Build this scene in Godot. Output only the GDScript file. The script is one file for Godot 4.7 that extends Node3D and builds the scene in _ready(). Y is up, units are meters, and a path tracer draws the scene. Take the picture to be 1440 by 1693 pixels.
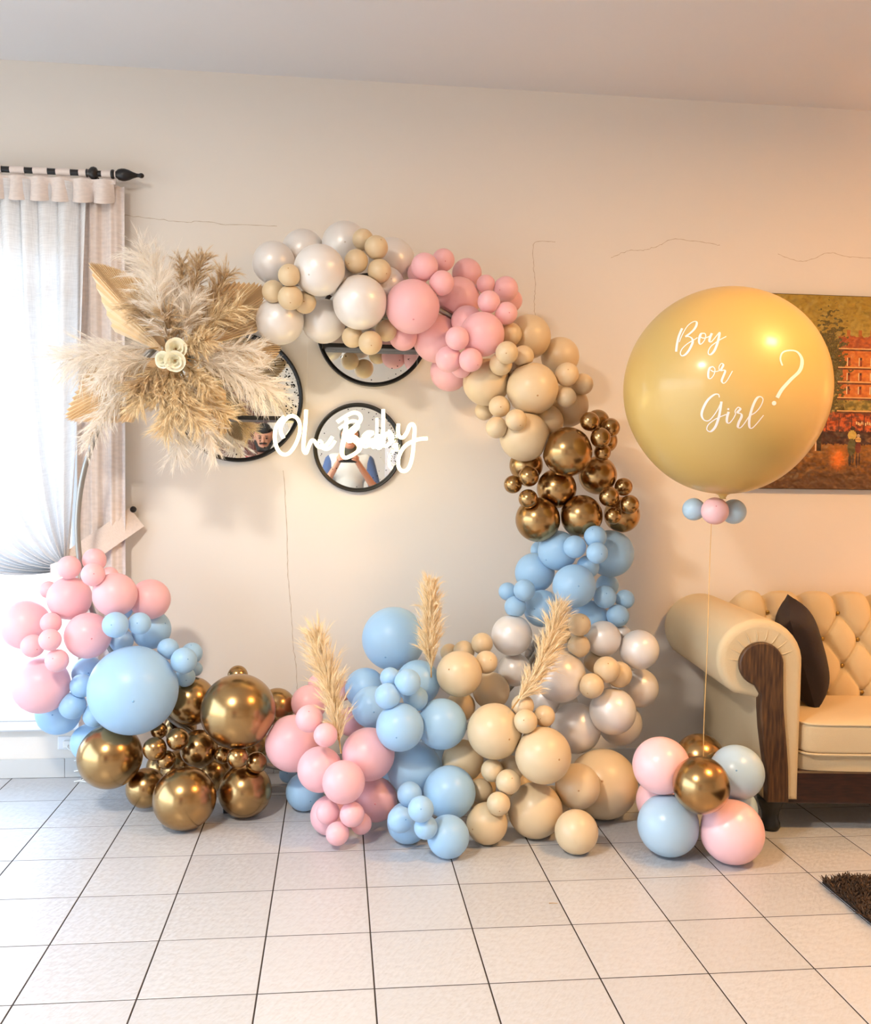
extends Node3D
# A gender reveal corner: balloon ring, neon sign, giant balloon, sofa. Units are metres, the back wall's face lies at z = 0, the floor at y = 0.

var counts := {}
var rng := RandomNumberGenerator.new()
var M := {}

# ---------------------------------------------------------------- naming and the tree
func numbered(called: String) -> String:
	var n: int = counts.get(called, 0)
	counts[called] = n + 1
	return called if n == 0 else "%s_%03d" % [called, n]

func tag(o: Node3D, label: String, category: String, group := "") -> Node3D:
	o.set_meta("label", label)
	o.set_meta("category", category)
	if group != "":
		o.set_meta("group", group)
	return o

func thing(called: String, label: String, category: String, at := Vector3.ZERO, group := "") -> Node3D:
	var o := Node3D.new()
	o.name = numbered(called)
	add_child(o, true)
	o.position = at
	tag(o, label, category, group)
	return o

func part(called: String, mesh: Mesh, mat: Material, parent: Node, at := Vector3.ZERO) -> MeshInstance3D:
	var o := MeshInstance3D.new()
	o.name = called if parent != self else numbered(called)
	o.mesh = mesh
	o.material_override = mat
	o.position = at
	parent.add_child(o, true)
	return o

func struct(called: String, mesh: Mesh, mat: Material, label: String) -> MeshInstance3D:
	var o := part(called, mesh, mat, self)
	o.name = called
	o.set_meta("kind", "structure")
	o.set_meta("label", label)
	return o

# ---------------------------------------------------------------- mesh bag: shared vertices give smooth normals
class Bag:
	var v := PackedVector3Array()
	var t := PackedVector2Array()
	var i := PackedInt32Array()
	func add(p: Vector3, uv := Vector2.ZERO) -> int:
		v.append(p)
		t.append(uv)
		return v.size() - 1
	func tri(a: int, b: int, c: int) -> void:
		i.append(a)
		i.append(b)
		i.append(c)
	func tri_add(p: Vector3, uv: Vector2) -> void:
		add(p, uv)
		i.append(v.size() - 1)
	func quad(a: int, b: int, c: int, d: int) -> void:
		tri(a, b, c)
		tri(a, c, d)
	# a flat convex face of its own vertices, turned away from the point «inside»
	func face(ps: Array, inside: Vector3) -> void:
		var n: Vector3 = (ps[2] - ps[0]).cross(ps[1] - ps[0])
		var flip: bool = n.dot(ps[0] - inside) < 0.0
		var n0 := v.size()
		for p: Vector3 in ps:
			var an := n.abs()
			var uv := Vector2(p.x, p.z) if an.y >= an.x and an.y >= an.z else (Vector2(p.z, p.y) if an.x >= an.z else Vector2(p.x, p.y))
			add(p, uv)
		for k in range(1, ps.size() - 1):
			if flip:
				tri(n0, n0 + k + 1, n0 + k)
			else:
				tri(n0, n0 + k, n0 + k + 1)
	func box(lo: Vector3, hi: Vector3, e := 0.0) -> void:
		var c := (lo + hi) * 0.5
		var h := (hi - lo) * 0.5
		var k := {}
		for sx: int in [-1, 1]:
			for sy: int in [-1, 1]:
				for sz: int in [-1, 1]:
					for ax in 3:
						var q := Vector3(h.x - e, h.y - e, h.z - e)
						q[ax] += e
						k[[sx, sy, sz, ax]] = c + Vector3(sx * q.x, sy * q.y, sz * q.z)
		for s: int in [-1, 1]:
			face([k[[s, -1, -1, 0]], k[[s, 1, -1, 0]], k[[s, 1, 1, 0]], k[[s, -1, 1, 0]]], c)
			face([k[[-1, s, -1, 1]], k[[1, s, -1, 1]], k[[1, s, 1, 1]], k[[-1, s, 1, 1]]], c)
			face([k[[-1, -1, s, 2]], k[[1, -1, s, 2]], k[[1, 1, s, 2]], k[[-1, 1, s, 2]]], c)
		if e > 0.0:
			for s: int in [-1, 1]:
				for w: int in [-1, 1]:
					face([k[[-1, s, w, 1]], k[[1, s, w, 1]], k[[1, s, w, 2]], k[[-1, s, w, 2]]], c)
					face([k[[s, -1, w, 0]], k[[s, 1, w, 0]], k[[s, 1, w, 2]], k[[s, -1, w, 2]]], c)
					face([k[[s, w, -1, 0]], k[[s, w, 1, 0]], k[[s, w, 1, 1]], k[[s, w, -1, 1]]], c)
					for x: int in [-1, 1]:
						face([k[[x, s, w, 0]], k[[x, s, w, 1]], k[[x, s, w, 2]]], c)
	func grid(nu: int, nv: int, f: Callable, wrap := false, flip := false) -> void:
		var n0 := v.size()
		var w := nu if wrap else nu + 1
		for b in nv + 1:
			for a in w:
				var uv := Vector2(float(a) / nu, float(b) / nv)
				add(f.call(uv.x, uv.y), uv)
		for b in nv:
			for a in nu:
				var p := n0 + b * w + a
				var q := n0 + b * w + (a + 1) % w
				if flip:
					quad(p, p + w, q + w, q)
				else:
					quad(p, q, q + w, p + w)
	func lathe(profile: Array, segs: int, at := Vector3.ZERO, axis := Basis()) -> void:
		grid(segs, profile.size() - 1, func(u: float, w: float) -> Vector3:
			var q: Vector2 = profile[roundi(w * (profile.size() - 1))]
			return at + axis * Vector3(q.x * cos(u * TAU), q.y, q.x * sin(u * TAU)), true, true)
	func tube(ps: Array, r0: float, r1: float, segs := 8) -> void:
		var n0 := v.size()
		var side := Vector3.ZERO
		for k in ps.size():
			var d: Vector3 = (ps[mini(k + 1, ps.size() - 1)] - ps[maxi(k - 1, 0)]).normalized()
			if k == 0:
				side = d.cross(Vector3.UP if absf(d.y) < 0.9 else Vector3.RIGHT).normalized()
			else:
				side = (side - d * side.dot(d)).normalized()
			var o := d.cross(side)
			var r := lerpf(r0, r1, float(k) / maxi(1, ps.size() - 1))
			for s in segs:
				var a := TAU * s / segs
				add(ps[k] + (side * cos(a) + o * sin(a)) * r, Vector2(float(s) / segs, float(k) / ps.size()))
		for k in ps.size() - 1:
			for s in segs:
				var a := n0 + k * segs + s
				var b := n0 + k * segs + (s + 1) % segs
				quad(a, b, b + segs, a + segs)
		for e: int in [0, ps.size() - 1]:
			var c := add(ps[e])
			for s in segs:
				var a := n0 + e * segs + s
				var b := n0 + e * segs + (s + 1) % segs
				if e == 0:
					tri(c, b, a)
				else:
					tri(c, a, b)
	# an outline in x, y pushed along z from z0 (back) to z1 (front), the front edge rounded by e
	func extrude(poly: PackedVector2Array, z0: float, z1: float, e := 0.0, steps := 3) -> void:
		var n := poly.size()
		var area := 0.0
		for k in n:
			area += poly[k].cross(poly[(k + 1) % n])
		var s := 1.0 if area > 0.0 else -1.0
		var nor := PackedVector2Array()
		for k in n:
			var d := (poly[(k + 1) % n] - poly[(k + n - 1) % n]).normalized()
			nor.append(Vector2(d.y, -d.x) * s)
		var rings := [[0.0, z0], [0.0, z1 - e]]
		if e > 0.0:
			for k in range(1, steps + 1):
				var a := PI * 0.5 * k / steps
				rings.append([e * (1.0 - cos(a)), z1 - e + e * sin(a)])
		var n0 := v.size()
		for r: Array in rings:
			for k in n:
				var q: Vector2 = poly[k] - nor[k] * r[0]
				add(Vector3(q.x, q.y, r[1]), Vector2(q.x + r[1] * 0.7, q.y))
		for r in rings.size() - 1:
			for k in n:
				var a := n0 + r * n + k
				var b := n0 + r * n + (k + 1) % n
				if s > 0.0:
					quad(a, a + n, b + n, b)
				else:
					quad(a, b, b + n, a + n)
		var tris := Geometry2D.triangulate_polygon(poly)
		for cap: int in [0, rings.size() - 1]:
			var c0 := v.size()
			for k in n:
				var p := v[n0 + cap * n + k]
				add(p, Vector2(p.x, p.y))
			for k in range(0, tris.size(), 3):
				var a := c0 + tris[k]
				var b := c0 + tris[k + 1]
				var c := c0 + tris[k + 2]
				var z: float = (v[c] - v[a]).cross(v[b] - v[a]).z
				if (z > 0.0) == (cap > 0):
					tri(a, b, c)
				else:
					tri(a, c, b)
	func mesh() -> ArrayMesh:
		var n := PackedVector3Array()
		n.resize(v.size())
		for k in range(0, i.size(), 3):
			var a := i[k]
			var b := i[k + 1]
			var c := i[k + 2]
			var f := (v[c] - v[a]).cross(v[b] - v[a])
			n[a] += f
			n[b] += f
			n[c] += f
		for k in n.size():
			n[k] = n[k].normalized() if n[k].length_squared() > 0.0 else Vector3.UP
		var arr := []
		arr.resize(Mesh.ARRAY_MAX)
		arr[Mesh.ARRAY_VERTEX] = v
		arr[Mesh.ARRAY_NORMAL] = n
		arr[Mesh.ARRAY_TEX_UV] = t
		arr[Mesh.ARRAY_INDEX] = i
		var m := ArrayMesh.new()
		m.add_surface_from_arrays(Mesh.PRIMITIVE_TRIANGLES, arr)
		return m

func boxmesh(lo: Vector3, hi: Vector3, e := 0.0) -> ArrayMesh:
	var b := Bag.new()
	b.box(lo, hi, e)
	return b.mesh()

# a smooth line through the points
func smooth3(ps: Array, per := 6) -> Array:
	var out := []
	for k in ps.size() - 1:
		var a: Vector3 = ps[maxi(k - 1, 0)]
		var b: Vector3 = ps[k]
		var c: Vector3 = ps[k + 1]
		var d: Vector3 = ps[mini(k + 2, ps.size() - 1)]
		for s in per:
			out.append(b.cubic_interpolate(c, a, d, float(s) / per))
	out.append(ps[-1])
	return out

func flat(ps: Array) -> Array:   # [x, y, x, y ...] to points
	var out := []
	for k in range(0, ps.size(), 2):
		out.append(Vector3(ps[k], ps[k + 1], 0))
	return out

# ---------------------------------------------------------------- materials
func mat(col: Color, rough := 0.6, metal := 0.0) -> StandardMaterial3D:
	var m := StandardMaterial3D.new()
	m.albedo_color = col
	m.roughness = rough
	m.metallic = metal
	return m

func noise(freq: float, octaves := 3, kind := FastNoiseLite.TYPE_SIMPLEX_SMOOTH) -> FastNoiseLite:
	var n := FastNoiseLite.new()
	n.noise_type = kind
	n.frequency = freq
	n.fractal_octaves = octaves
	n.seed = 7
	return n

func noise_tex(freq: float, size := 256, normal := false, bump := 4.0, a := Color.BLACK, b := Color.WHITE, octaves := 3) -> NoiseTexture2D:
	var t := NoiseTexture2D.new()
	t.width = size
	t.height = size
	t.seamless = true
	t.noise = noise(freq, octaves)
	t.as_normal_map = normal
	t.bump_strength = bump
	if not normal:
		var g := Gradient.new()
		g.set_color(0, a)
		g.set_color(1, b)
		t.color_ramp = g
	return t

func fabric(col: Color, scale: float, bump: float, rough := 0.9) -> StandardMaterial3D:
	var m := mat(col, rough)
	m.normal_enabled = true
	m.normal_texture = noise_tex(0.2, 256, true, bump)
	m.uv1_triplanar = true
	m.uv1_scale = Vector3.ONE * scale
	m.rim_enabled = true
	m.rim = 0.25
	m.rim_tint = 0.6
	return m

func wood(dark: Color, light: Color, scale: Vector3) -> StandardMaterial3D:
	var m := mat(Color.WHITE, 0.42)
	m.albedo_texture = noise_tex(0.02, 256, false, 1.0, dark, light, 4)
	m.uv1_scale = scale
	m.uv1_triplanar = true
	return m

func materials() -> void:
	M.wall = mat(Color(0.89, 0.865, 0.83), 0.85)
	M.ceiling = mat(Color(0.85, 0.85, 0.855), 0.9)
	M.crack = mat(Color(0.72, 0.65, 0.56), 0.95)
	M.grout = mat(Color(0.20, 0.17, 0.15), 0.95)
	M.tiles = []
	for k in 5:
		var g: float = 1.0 + [0.0, 0.018, -0.02, 0.01, -0.008][k]
		var m := mat(Color(0.74 * g, 0.745 * g, 0.755 * g), 0.34)
		m.normal_enabled = true
		m.normal_texture = noise_tex(0.03, 256, true, 2.2) if k == 0 else M.tiles[0].normal_texture
		m.normal_scale = 0.55
		m.uv1_scale = Vector3(2.2, 9.0, 1.0)
		m.uv1_offset = Vector3(k * 0.23, k * 0.37, 0)
		m.metallic_specular = 0.65
		M.tiles.append(m)
	M.skirting = mat(Color(0.80, 0.80, 0.79), 0.35)
	M.white_paint = mat(Color(0.88, 0.89, 0.90), 0.45)
	M.glass = mat(Color(0.9, 0.97, 1.0, 0.06), 0.02)
	M.glass.transparency = BaseMaterial3D.TRANSPARENCY_ALPHA
	M.pink = balloon_mat(Color(0.985, 0.765, 0.785), 0.36, 0.7)
	M.pink2 = balloon_mat(Color(0.96, 0.77, 0.78), 0.30, 0.0)
	M.blue = balloon_mat(Color(0.66, 0.825, 0.955), 0.36, 0.7)
	M.blue2 = balloon_mat(Color(0.70, 0.80, 0.87), 0.30, 0.0)
	M.tan = balloon_mat(Color(0.84, 0.75, 0.605), 0.36, 0.0)
	M.pearl = balloon_mat(Color(0.90, 0.88, 0.86), 0.36, 0.0)
	M.pearl.metallic = 0.15
	M.pearl.clearcoat_enabled = true
	M.pearl.clearcoat = 0.3
	M.pearl.clearcoat_roughness = 0.3
	M.gold = mat(Color(0.68, 0.545, 0.365), 0.24, 1.0)
	M.giant = balloon_mat(Color(0.81, 0.68, 0.395), 0.42, 0.0)
	M.giant.metallic = 0.05
	M.giant.clearcoat_enabled = true
	M.giant.clearcoat = 0.4
	M.giant.clearcoat_roughness = 0.16
	M.tip_pink = mat(Color(0.90, 0.60, 0.62), 0.5)
	M.tip_blue = mat(Color(0.52, 0.69, 0.84), 0.5)
	M.tip_tan = mat(Color(0.70, 0.53, 0.35), 0.5)
	M.tip_pearl = mat(Color(0.80, 0.75, 0.70), 0.5)
	M.tip_pink2 = M.tip_pink
	M.tip_blue2 = M.tip_blue
	M.vinyl = mat(Color(0.97, 0.93, 0.91), 0.5)
	M.steel = mat(Color(0.62, 0.61, 0.59), 0.35, 0.7)
	M.black = mat(Color(0.07, 0.075, 0.08), 0.38)
	M.rod = mat(Color(0.06, 0.04, 0.04), 0.3)
	M.mirror = mat(Color(0.93, 0.95, 0.95), 0.015, 1.0)
	M.mirror.albedo_texture = mirror_specks()
	M.curtain = mat(Color(0.96, 0.96, 0.965, 0.99), 0.9)
	M.curtain.transparency = BaseMaterial3D.TRANSPARENCY_ALPHA
	M.curtain.albedo_texture = weave()
	M.curtain.uv1_scale = Vector3(6, 3, 1)
	M.curtain.backlight_enabled = true
	M.curtain.backlight = Color(0.80, 0.80, 0.80)
	M.hem = mat(Color(0.92, 0.87, 0.84), 0.9)
	M.hem.albedo_texture = M.curtain.albedo_texture
	M.hem.uv1_scale = Vector3(1, 1, 1)
	M.sofa = fabric(Color(0.83, 0.75, 0.60), 9.0, 5.0)
	M.sofa_wood = wood(Color(0.15, 0.085, 0.055), Color(0.42, 0.29, 0.16), Vector3(12, 1.2, 12))
	M.rail_wood = wood(Color(0.10, 0.05, 0.045), Color(0.24, 0.12, 0.08), Vector3(2.0, 16, 16))
	M.foot = mat(Color(0.045, 0.045, 0.05), 0.35)
	M.brass = mat(Color(0.72, 0.58, 0.30), 0.3, 0.9)
	M.cushion = fabric(Color(0.09, 0.022, 0.038), 6.0, 4.0, 0.8)
	M.cream_plume = mat(Color(0.98, 0.93, 0.85), 0.95)
	M.cream_plume.backlight_enabled = true
	M.cream_plume.backlight = Color(1.0, 1.0, 1.0)
	M.brown_plume = mat(Color(0.86, 0.75, 0.58), 0.95)
	M.brown_plume.backlight_enabled = true
	M.brown_plume.backlight = Color(0.5, 0.5, 0.5)
	M.wheat_plume = mat(Color(0.97, 0.88, 0.71), 0.95)
	M.wheat_plume.backlight_enabled = true
	M.wheat_plume.backlight = Color(0.5, 0.5, 0.5)
	M.stem = mat(Color(0.70, 0.56, 0.36), 0.8)
	M.palm = mat(Color(0.98, 0.88, 0.73), 0.75)
	M.palm.backlight_enabled = true
	M.palm.backlight = Color(0.35, 0.35, 0.35)
	M.rose = mat(Color(0.95, 0.93, 0.83), 0.7)
	M.neon = mat(Color(0.98, 0.95, 0.85), 0.4)
	M.neon.emission_enabled = true
	M.neon.emission = Color(1.0, 0.94, 0.74)
	M.neon.emission_energy_multiplier = 1.7
	M.clear_line = mat(Color(0.85, 0.85, 0.83), 0.3)
	M.cable = mat(Color(0.90, 0.90, 0.88), 0.5)
	M.ribbon = mat(Color(0.86, 0.70, 0.42), 0.35)
	M.pile = mat(Color(0.26, 0.19, 0.13), 0.9)
	M.pile.vertex_color_use_as_albedo = true
	M.rug = mat(Color(0.12, 0.08, 0.05), 0.95)

func balloon_mat(c: Color, rough: float, through: float) -> StandardMaterial3D:
	var m := mat(c, rough)
	if through > 0.0:
		m.backlight_enabled = true
		m.backlight = Color(through, through, through)
	return m

func mirror_specks() -> ImageTexture:
	var img := Image.create(512, 512, false, Image.FORMAT_RGB8)
	img.fill(Color.WHITE)
	rng.seed = 5
	for k in 190:   # antique specks, thickest near one stretch of the rim
		var a := rng.randfn(0.25, 0.42)
		var r := 250.0 - absf(rng.randfn(0.0, 46.0))
		if k > 150:
			a = rng.randf() * TAU
		var p := Vector2(256 + cos(a) * r, 256 + sin(a) * r)
		var s := rng.randf_range(0.8, 3.6)
		for y in range(int(p.y - s), int(p.y + s) + 1):
			for x in range(int(p.x - s), int(p.x + s) + 1):
				if Vector2(x, y).distance_to(p) < s and x >= 0 and y >= 0 and x < 512 and y < 512:
					img.set_pixel(x, y, Color(0.06, 0.06, 0.06))
	return ImageTexture.create_from_image(img)

func weave() -> ImageTexture:
	var img := Image.create(256, 512, false, Image.FORMAT_RGB8)
	var n := noise(0.05, 3)
	for y in 512:
		for x in 256:
			var s := 0.965 + 0.05 * n.get_noise_2d(x * 0.35, y * 6.0) + 0.04 * n.get_noise_2d(x * 7.0 + 900, y * 0.3)
			img.set_pixel(x, y, Color(s, s, s).clamp(Color.BLACK, Color.WHITE))
	return ImageTexture.create_from_image(img)

# ---------------------------------------------------------------- first the camera, the sky, the lamps
func _ready() -> void:
	rng.seed = 11
	var cam := Camera3D.new()
	cam.name = "camera"
	cam.fov = 57.883
	cam.near = 0.02
	cam.position = Vector3(1.0890, 1.3190, 4.1580)
	cam.basis = Basis.from_euler(Vector3(-0.0342476, -0.1071095, 0.0131405), EULER_ORDER_YXZ)
	add_child(cam)
	var env := Environment.new()
	env.background_mode = Environment.BG_SKY
	var sky_mat := ProceduralSkyMaterial.new()
	sky_mat.sky_top_color = Color(0.74, 0.87, 1.0)
	sky_mat.sky_horizon_color = Color(0.86, 0.93, 1.0)
	sky_mat.ground_horizon_color = Color(0.92, 0.94, 0.95)
	sky_mat.ground_bottom_color = Color(0.62, 0.62, 0.60)
	sky_mat.sun_angle_max = 1.0
	sky_mat.energy_multiplier = 5.5
	var sky := Sky.new()
	sky.sky_material = sky_mat
	env.sky = sky
	env.ambient_light_source = Environment.AMBIENT_SOURCE_SKY
	env.tonemap_mode = Environment.TONE_MAPPER_LINEAR
	env.tonemap_exposure = 1.42
	env.sdfgi_enabled = true
	env.ssao_enabled = true
	env.ssil_enabled = true
	var we := WorldEnvironment.new()
	we.name = "world_environment"
	we.environment = env
	add_child(we)
	materials()
	ceiling_lamp(Vector3(-0.2, 3.075, 3.3), Color(1.0, 0.955, 0.90), 9.5, "round white ceiling light on the window side, glowing warm white")
	ceiling_lamp(Vector3(3.3, 3.075, 2.3), Color(1.0, 0.76, 0.47), 5.6, "round white ceiling light on the sofa side, glowing amber")
	floor_lamp(Vector3(4.65, 0, 0.62), Color(1.0, 0.66, 0.36), 1.2)
	room()
	floor_tiles()
	window_and_curtain()
	painting()
	sofa()
	rug()
	hoop()
	mirrors()
	neon()
	balloons()
	giant()
	bouquet()
	foot_plumes()
	socket()
	behind_camera()

func ceiling_lamp(at: Vector3, col: Color, energy: float, label: String) -> void:
	var o := thing("ceiling_light", label, "ceiling light", at, "round ceiling lights")
	var b := Bag.new()
	b.lathe([Vector2(0, 0), Vector2(0.21, 0), Vector2(0.21, -0.03), Vector2(0.19, -0.035)], 32)
	part("base", b.mesh(), M.white_paint, o)
	var g := mat(Color(0.95, 0.93, 0.9), 0.5)
	g.emission_enabled = true
	g.emission = col
	g.emission_energy_multiplier = 3.0
	var d := Bag.new()
	d.lathe([Vector2(0.19, -0.035), Vector2(0.17, -0.07), Vector2(0.10, -0.095), Vector2(0, -0.10)], 32)
	part("diffuser_lamp", d.mesh(), g, o)
	var l := AreaLight3D.new()
	l.name = "light"
	l.area_size = Vector2(0.36, 0.36)
	l.light_color = col
	l.light_energy = energy
	l.shadow_enabled = true
	l.set("area_range", 12.0)
	l.position = Vector3(0, -0.115, 0)
	l.rotation.x = -PI / 2
	o.add_child(l)

func floor_lamp(at: Vector3, col: Color, energy: float) -> void:
	var o := thing("floor_lamp", "floor lamp with pale drum shade standing past the far end of the sofa", "floor lamp", at)
	var b := Bag.new()
	b.lathe([Vector2(0, 0.03), Vector2(0.14, 0.025), Vector2(0.15, 0), Vector2(0, 0)], 32)
	part("base", b.mesh(), M.black, o)
	var p := Bag.new()
	p.tube([Vector3(0, 0.02, 0), Vector3(0, 1.62, 0)], 0.012, 0.012, 12)
	part("pole", p.mesh(), M.black, o)
	var s := mat(Color(0.92, 0.84, 0.72), 0.9)
	s.backlight_enabled = true
	s.backlight = Color(0.8, 0.8, 0.8)
	var sh := Bag.new()
	sh.lathe([Vector2(0.20, 1.55), Vector2(0.16, 1.88)], 40)
	part("lamp_shade", sh.mesh(), s, o)
	var g := mat(Color(1, 0.95, 0.9), 0.5)
	g.emission_enabled = true
	g.emission = col
	g.emission_energy_multiplier = 6.0
	var bulb := Bag.new()
	bulb.lathe([Vector2(0, 1.62), Vector2(0.03, 1.64), Vector2(0.04, 1.68), Vector2(0.03, 1.72), Vector2(0, 1.735)], 20)
	part("bulb", bulb.mesh(), g, o)
	var l := OmniLight3D.new()
	l.name = "light"
	l.light_color = col
	l.light_energy = energy
	l.light_size = 0.05
	l.omni_range = 12.0
	l.omni_attenuation = 2.0
	l.shadow_enabled = true
	l.position = Vector3(0, 1.68, 0)
	o.add_child(l)

# ---------------------------------------------------------------- the room
const X0 := -2.7
const X1 := 5.6
const Z1 := 6.6
const H := 3.075
const WX0 := -2.3
const WX1 := -0.03
const WY0 := 0.30
const WY1 := 2.36

func room() -> void:
	var b := Bag.new()
	b.box(Vector3(WX1, 0, -0.22), Vector3(X1 + 0.2, H, 0))
	b.box(Vector3(WX0, WY1, -0.22), Vector3(WX1, H, 0))
	b.box(Vector3(WX0, 0, -0.22), Vector3(WX1, WY0 - 0.04, 0))
	b.box(Vector3(X0 - 0.2, 0, -0.22), Vector3(WX0, H, 0))
	var back := struct("wall_back", b.mesh(), M.wall, "cream painted back wall with fine plaster cracks, lit warm towards the sofa")
	for line: Array in [
		[Vector3(0.1473, 2.4455, 0.0000), Vector3(0.2565, 2.4372, 0.0000), Vector3(0.4099, 2.4256, 0.0000), Vector3(0.4870, 2.4315, 0.0000), Vector3(0.6163, 2.4239, 0.0000), Vector3(0.8198, 2.4246, 0.0000)],
		[Vector3(0.8540, 1.3532, 0.0000), Vector3(0.8656, 1.2138, 0.0000), Vector3(0.8750, 1.0255, 0.0000), Vector3(0.8787, 0.8905, 0.0000), Vector3(0.8931, 0.7553, 0.0000), Vector3(0.9023, 0.5925, 0.0000), Vector3(0.9166, 0.4835, 0.0000), Vector3(0.9256, 0.3608, 0.0000)],
		[Vector3(2.0661, 2.4063, 0.0000), Vector3(1.9714, 2.3971, 0.0000), Vector3(1.9675, 2.2938, 0.0000), Vector3(1.9773, 2.2126, 0.0000), Vector3(1.9731, 2.1308, 0.0000), Vector3(1.9797, 2.0711, 0.0000)],
		[Vector3(2.3264, 2.3456, 0.0000), Vector3(2.4110, 2.3790, 0.0000), Vector3(2.4850, 2.3874, 0.0000), Vector3(2.5390, 2.4033, 0.0000), Vector3(2.6157, 2.4394, 0.0000), Vector3(2.7254, 2.4356, 0.0000), Vector3(2.8417, 2.4236, 0.0000)],
		[Vector3(3.1237, 2.3930, 0.0000), Vector3(3.2251, 2.3633, 0.0000), Vector3(3.2990, 2.3774, 0.0000), Vector3(3.3727, 2.4083, 0.0000), Vector3(3.4629, 2.3949, 0.0000), Vector3(3.5834, 2.3911, 0.0000)]]:
		var c := Bag.new()
		var pts := smooth3(line, 8)
		for k in pts.size():
			if k > 0 and k < pts.size() - 1:
				pts[k] += Vector3(rng.randfn(0, 0.0014), rng.randfn(0, 0.0014), 0)
		for k in pts.size():
			var d: Vector3 = (pts[mini(k + 1, pts.size() - 1)] - pts[maxi(k - 1, 0)]).normalized()
			var w := 0.0008 if k % 3 else 0.0013
			var s := Vector3(-d.y, d.x, 0) * w
			c.add(pts[k] + s + Vector3(0, 0, 0.0006))
			c.add(pts[k] - s + Vector3(0, 0, 0.0006))
			if k > 0:
				var n := c.v.size()
				c.quad(n - 4, n - 2, n - 1, n - 3)
		part("crack", c.mesh(), M.crack, back)
	var lw := Bag.new()
	lw.box(Vector3(X0 - 0.2, 0, 0), Vector3(X0, H, 0.3))
	lw.box(Vector3(X0 - 0.2, 0, 6.0), Vector3(X0, H, Z1))
	lw.box(Vector3(X0 - 0.2, 2.35, 0.3), Vector3(X0, H, 6.0))
	struct("wall_left", lw.mesh(), M.wall, "cream painted wall on the window side of the room")
	struct("wall_right", boxmesh(Vector3(X1, 0, 0), Vector3(X1 + 0.2, H, Z1)), M.wall, "cream painted wall past the sofa")
	struct("wall_front", boxmesh(Vector3(X0 - 0.2, 0, Z1), Vector3(X1 + 0.2, H, Z1 + 0.2)), M.wall, "cream painted wall behind the photographer")
	struct("ceiling", boxmesh(Vector3(X0 - 0.2, H, -0.22), Vector3(X1 + 0.2, H + 0.2, Z1 + 0.2)), M.ceiling, "plain white ceiling turning amber towards the sofa")
	var w2 := Node3D.new()
	w2.name = "window_2"
	w2.set_meta("kind", "structure")
	w2.set_meta("label", "wide white framed glass door letting daylight in on the window side")
	add_child(w2)
	var wf := Bag.new()
	for q: Array in [[0.3, 0.3 + 0.07, 0.0, 2.35], [6.0 - 0.07, 6.0, 0.0, 2.35], [(0.3 + 6.0) * 0.5 - 0.04, (0.3 + 6.0) * 0.5 + 0.04, 0.0, 2.35], [0.3, 6.0, 2.28, 2.35], [0.3, 6.0, 0.0, 0.08]]:
		wf.box(Vector3(X0 - 0.14, q[2], q[0]), Vector3(X0 - 0.06, q[3], q[1]), 0.004)
	part("frame", wf.mesh(), M.white_paint, w2)
	part("pane", boxmesh(Vector3(X0 - 0.103, 0.08, 0.3 + 0.07), Vector3(X0 - 0.098, 2.28, (0.3 + 6.0) * 0.5 - 0.04)), M.glass, w2)
	part("pane", boxmesh(Vector3(X0 - 0.103, 0.08, (0.3 + 6.0) * 0.5 + 0.04), Vector3(X0 - 0.098, 2.28, 6.0 - 0.07)), M.glass, w2)
	# tiled skirting along the back wall
	var sk := Node3D.new()
	sk.name = "baseboard_back"
	sk.set_meta("kind", "structure")
	sk.set_meta("label", "low skirting of pale tiles along the foot of the back wall")
	add_child(sk)
	var sm := boxmesh(Vector3(0.0008, 0, 0), Vector3(0.2992, 0.083, 0.009), 0.0015)
	var x := -0.078 - 0.3 * 8
	while x < X1 - 0.3:
		part("tile", sm, M.skirting, sk, Vector3(x, 0.001, 0.0))
		x += 0.3
	part("grout", boxmesh(Vector3(X0, 0, 0), Vector3(X1, 0.081, 0.004)), M.grout, sk)

func floor_tiles() -> void:
	var f := struct("floor", boxmesh(Vector3(X0 - 0.2, -0.15, -0.22), Vector3(X1 + 0.2, -0.0007, Z1 + 0.2)), M.grout, "floor of square pale ceramic tiles with dark joints")
	var variants := []
	for k in 4:
		var b := Bag.new()
		b.box(Vector3(0.0022, -0.009, 0.0022), Vector3(0.2978, 0, 0.2978), 0.0005)
		var a := 0.62 + 0.05 * k
		for q in b.t.size():   # the relief runs slantwise over each tile
			var p := b.v[q]
			b.t[q] = Vector2(p.x * cos(a) - p.z * sin(a), p.x * sin(a) + p.z * cos(a)) + Vector2(k * 0.4, k * 0.7)
		variants.append(b.mesh())
	rng.seed = 21
	var rest := Bag.new()
	for c in range(-9, 19):
		for r in range(0, 22):
			if c >= -5 and c < 14 and r < 9:
				var o := part("tile", variants[rng.randi() % 4], M.tiles[rng.randi() % 5], f, Vector3(c * 0.3, 0, r * 0.3))
				o.rotation = Vector3(rng.randfn(0, 0.0005), 0, rng.randfn(0, 0.0005))
			else:
				rest.box(Vector3(c * 0.3 + 0.0013, -0.009, r * 0.3 + 0.0013), Vector3(c * 0.3 + 0.2987, 0, r * 0.3 + 0.2987))
	part("tile", rest.mesh(), M.tiles[0], f).set_meta("kind", "stuff")

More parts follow.
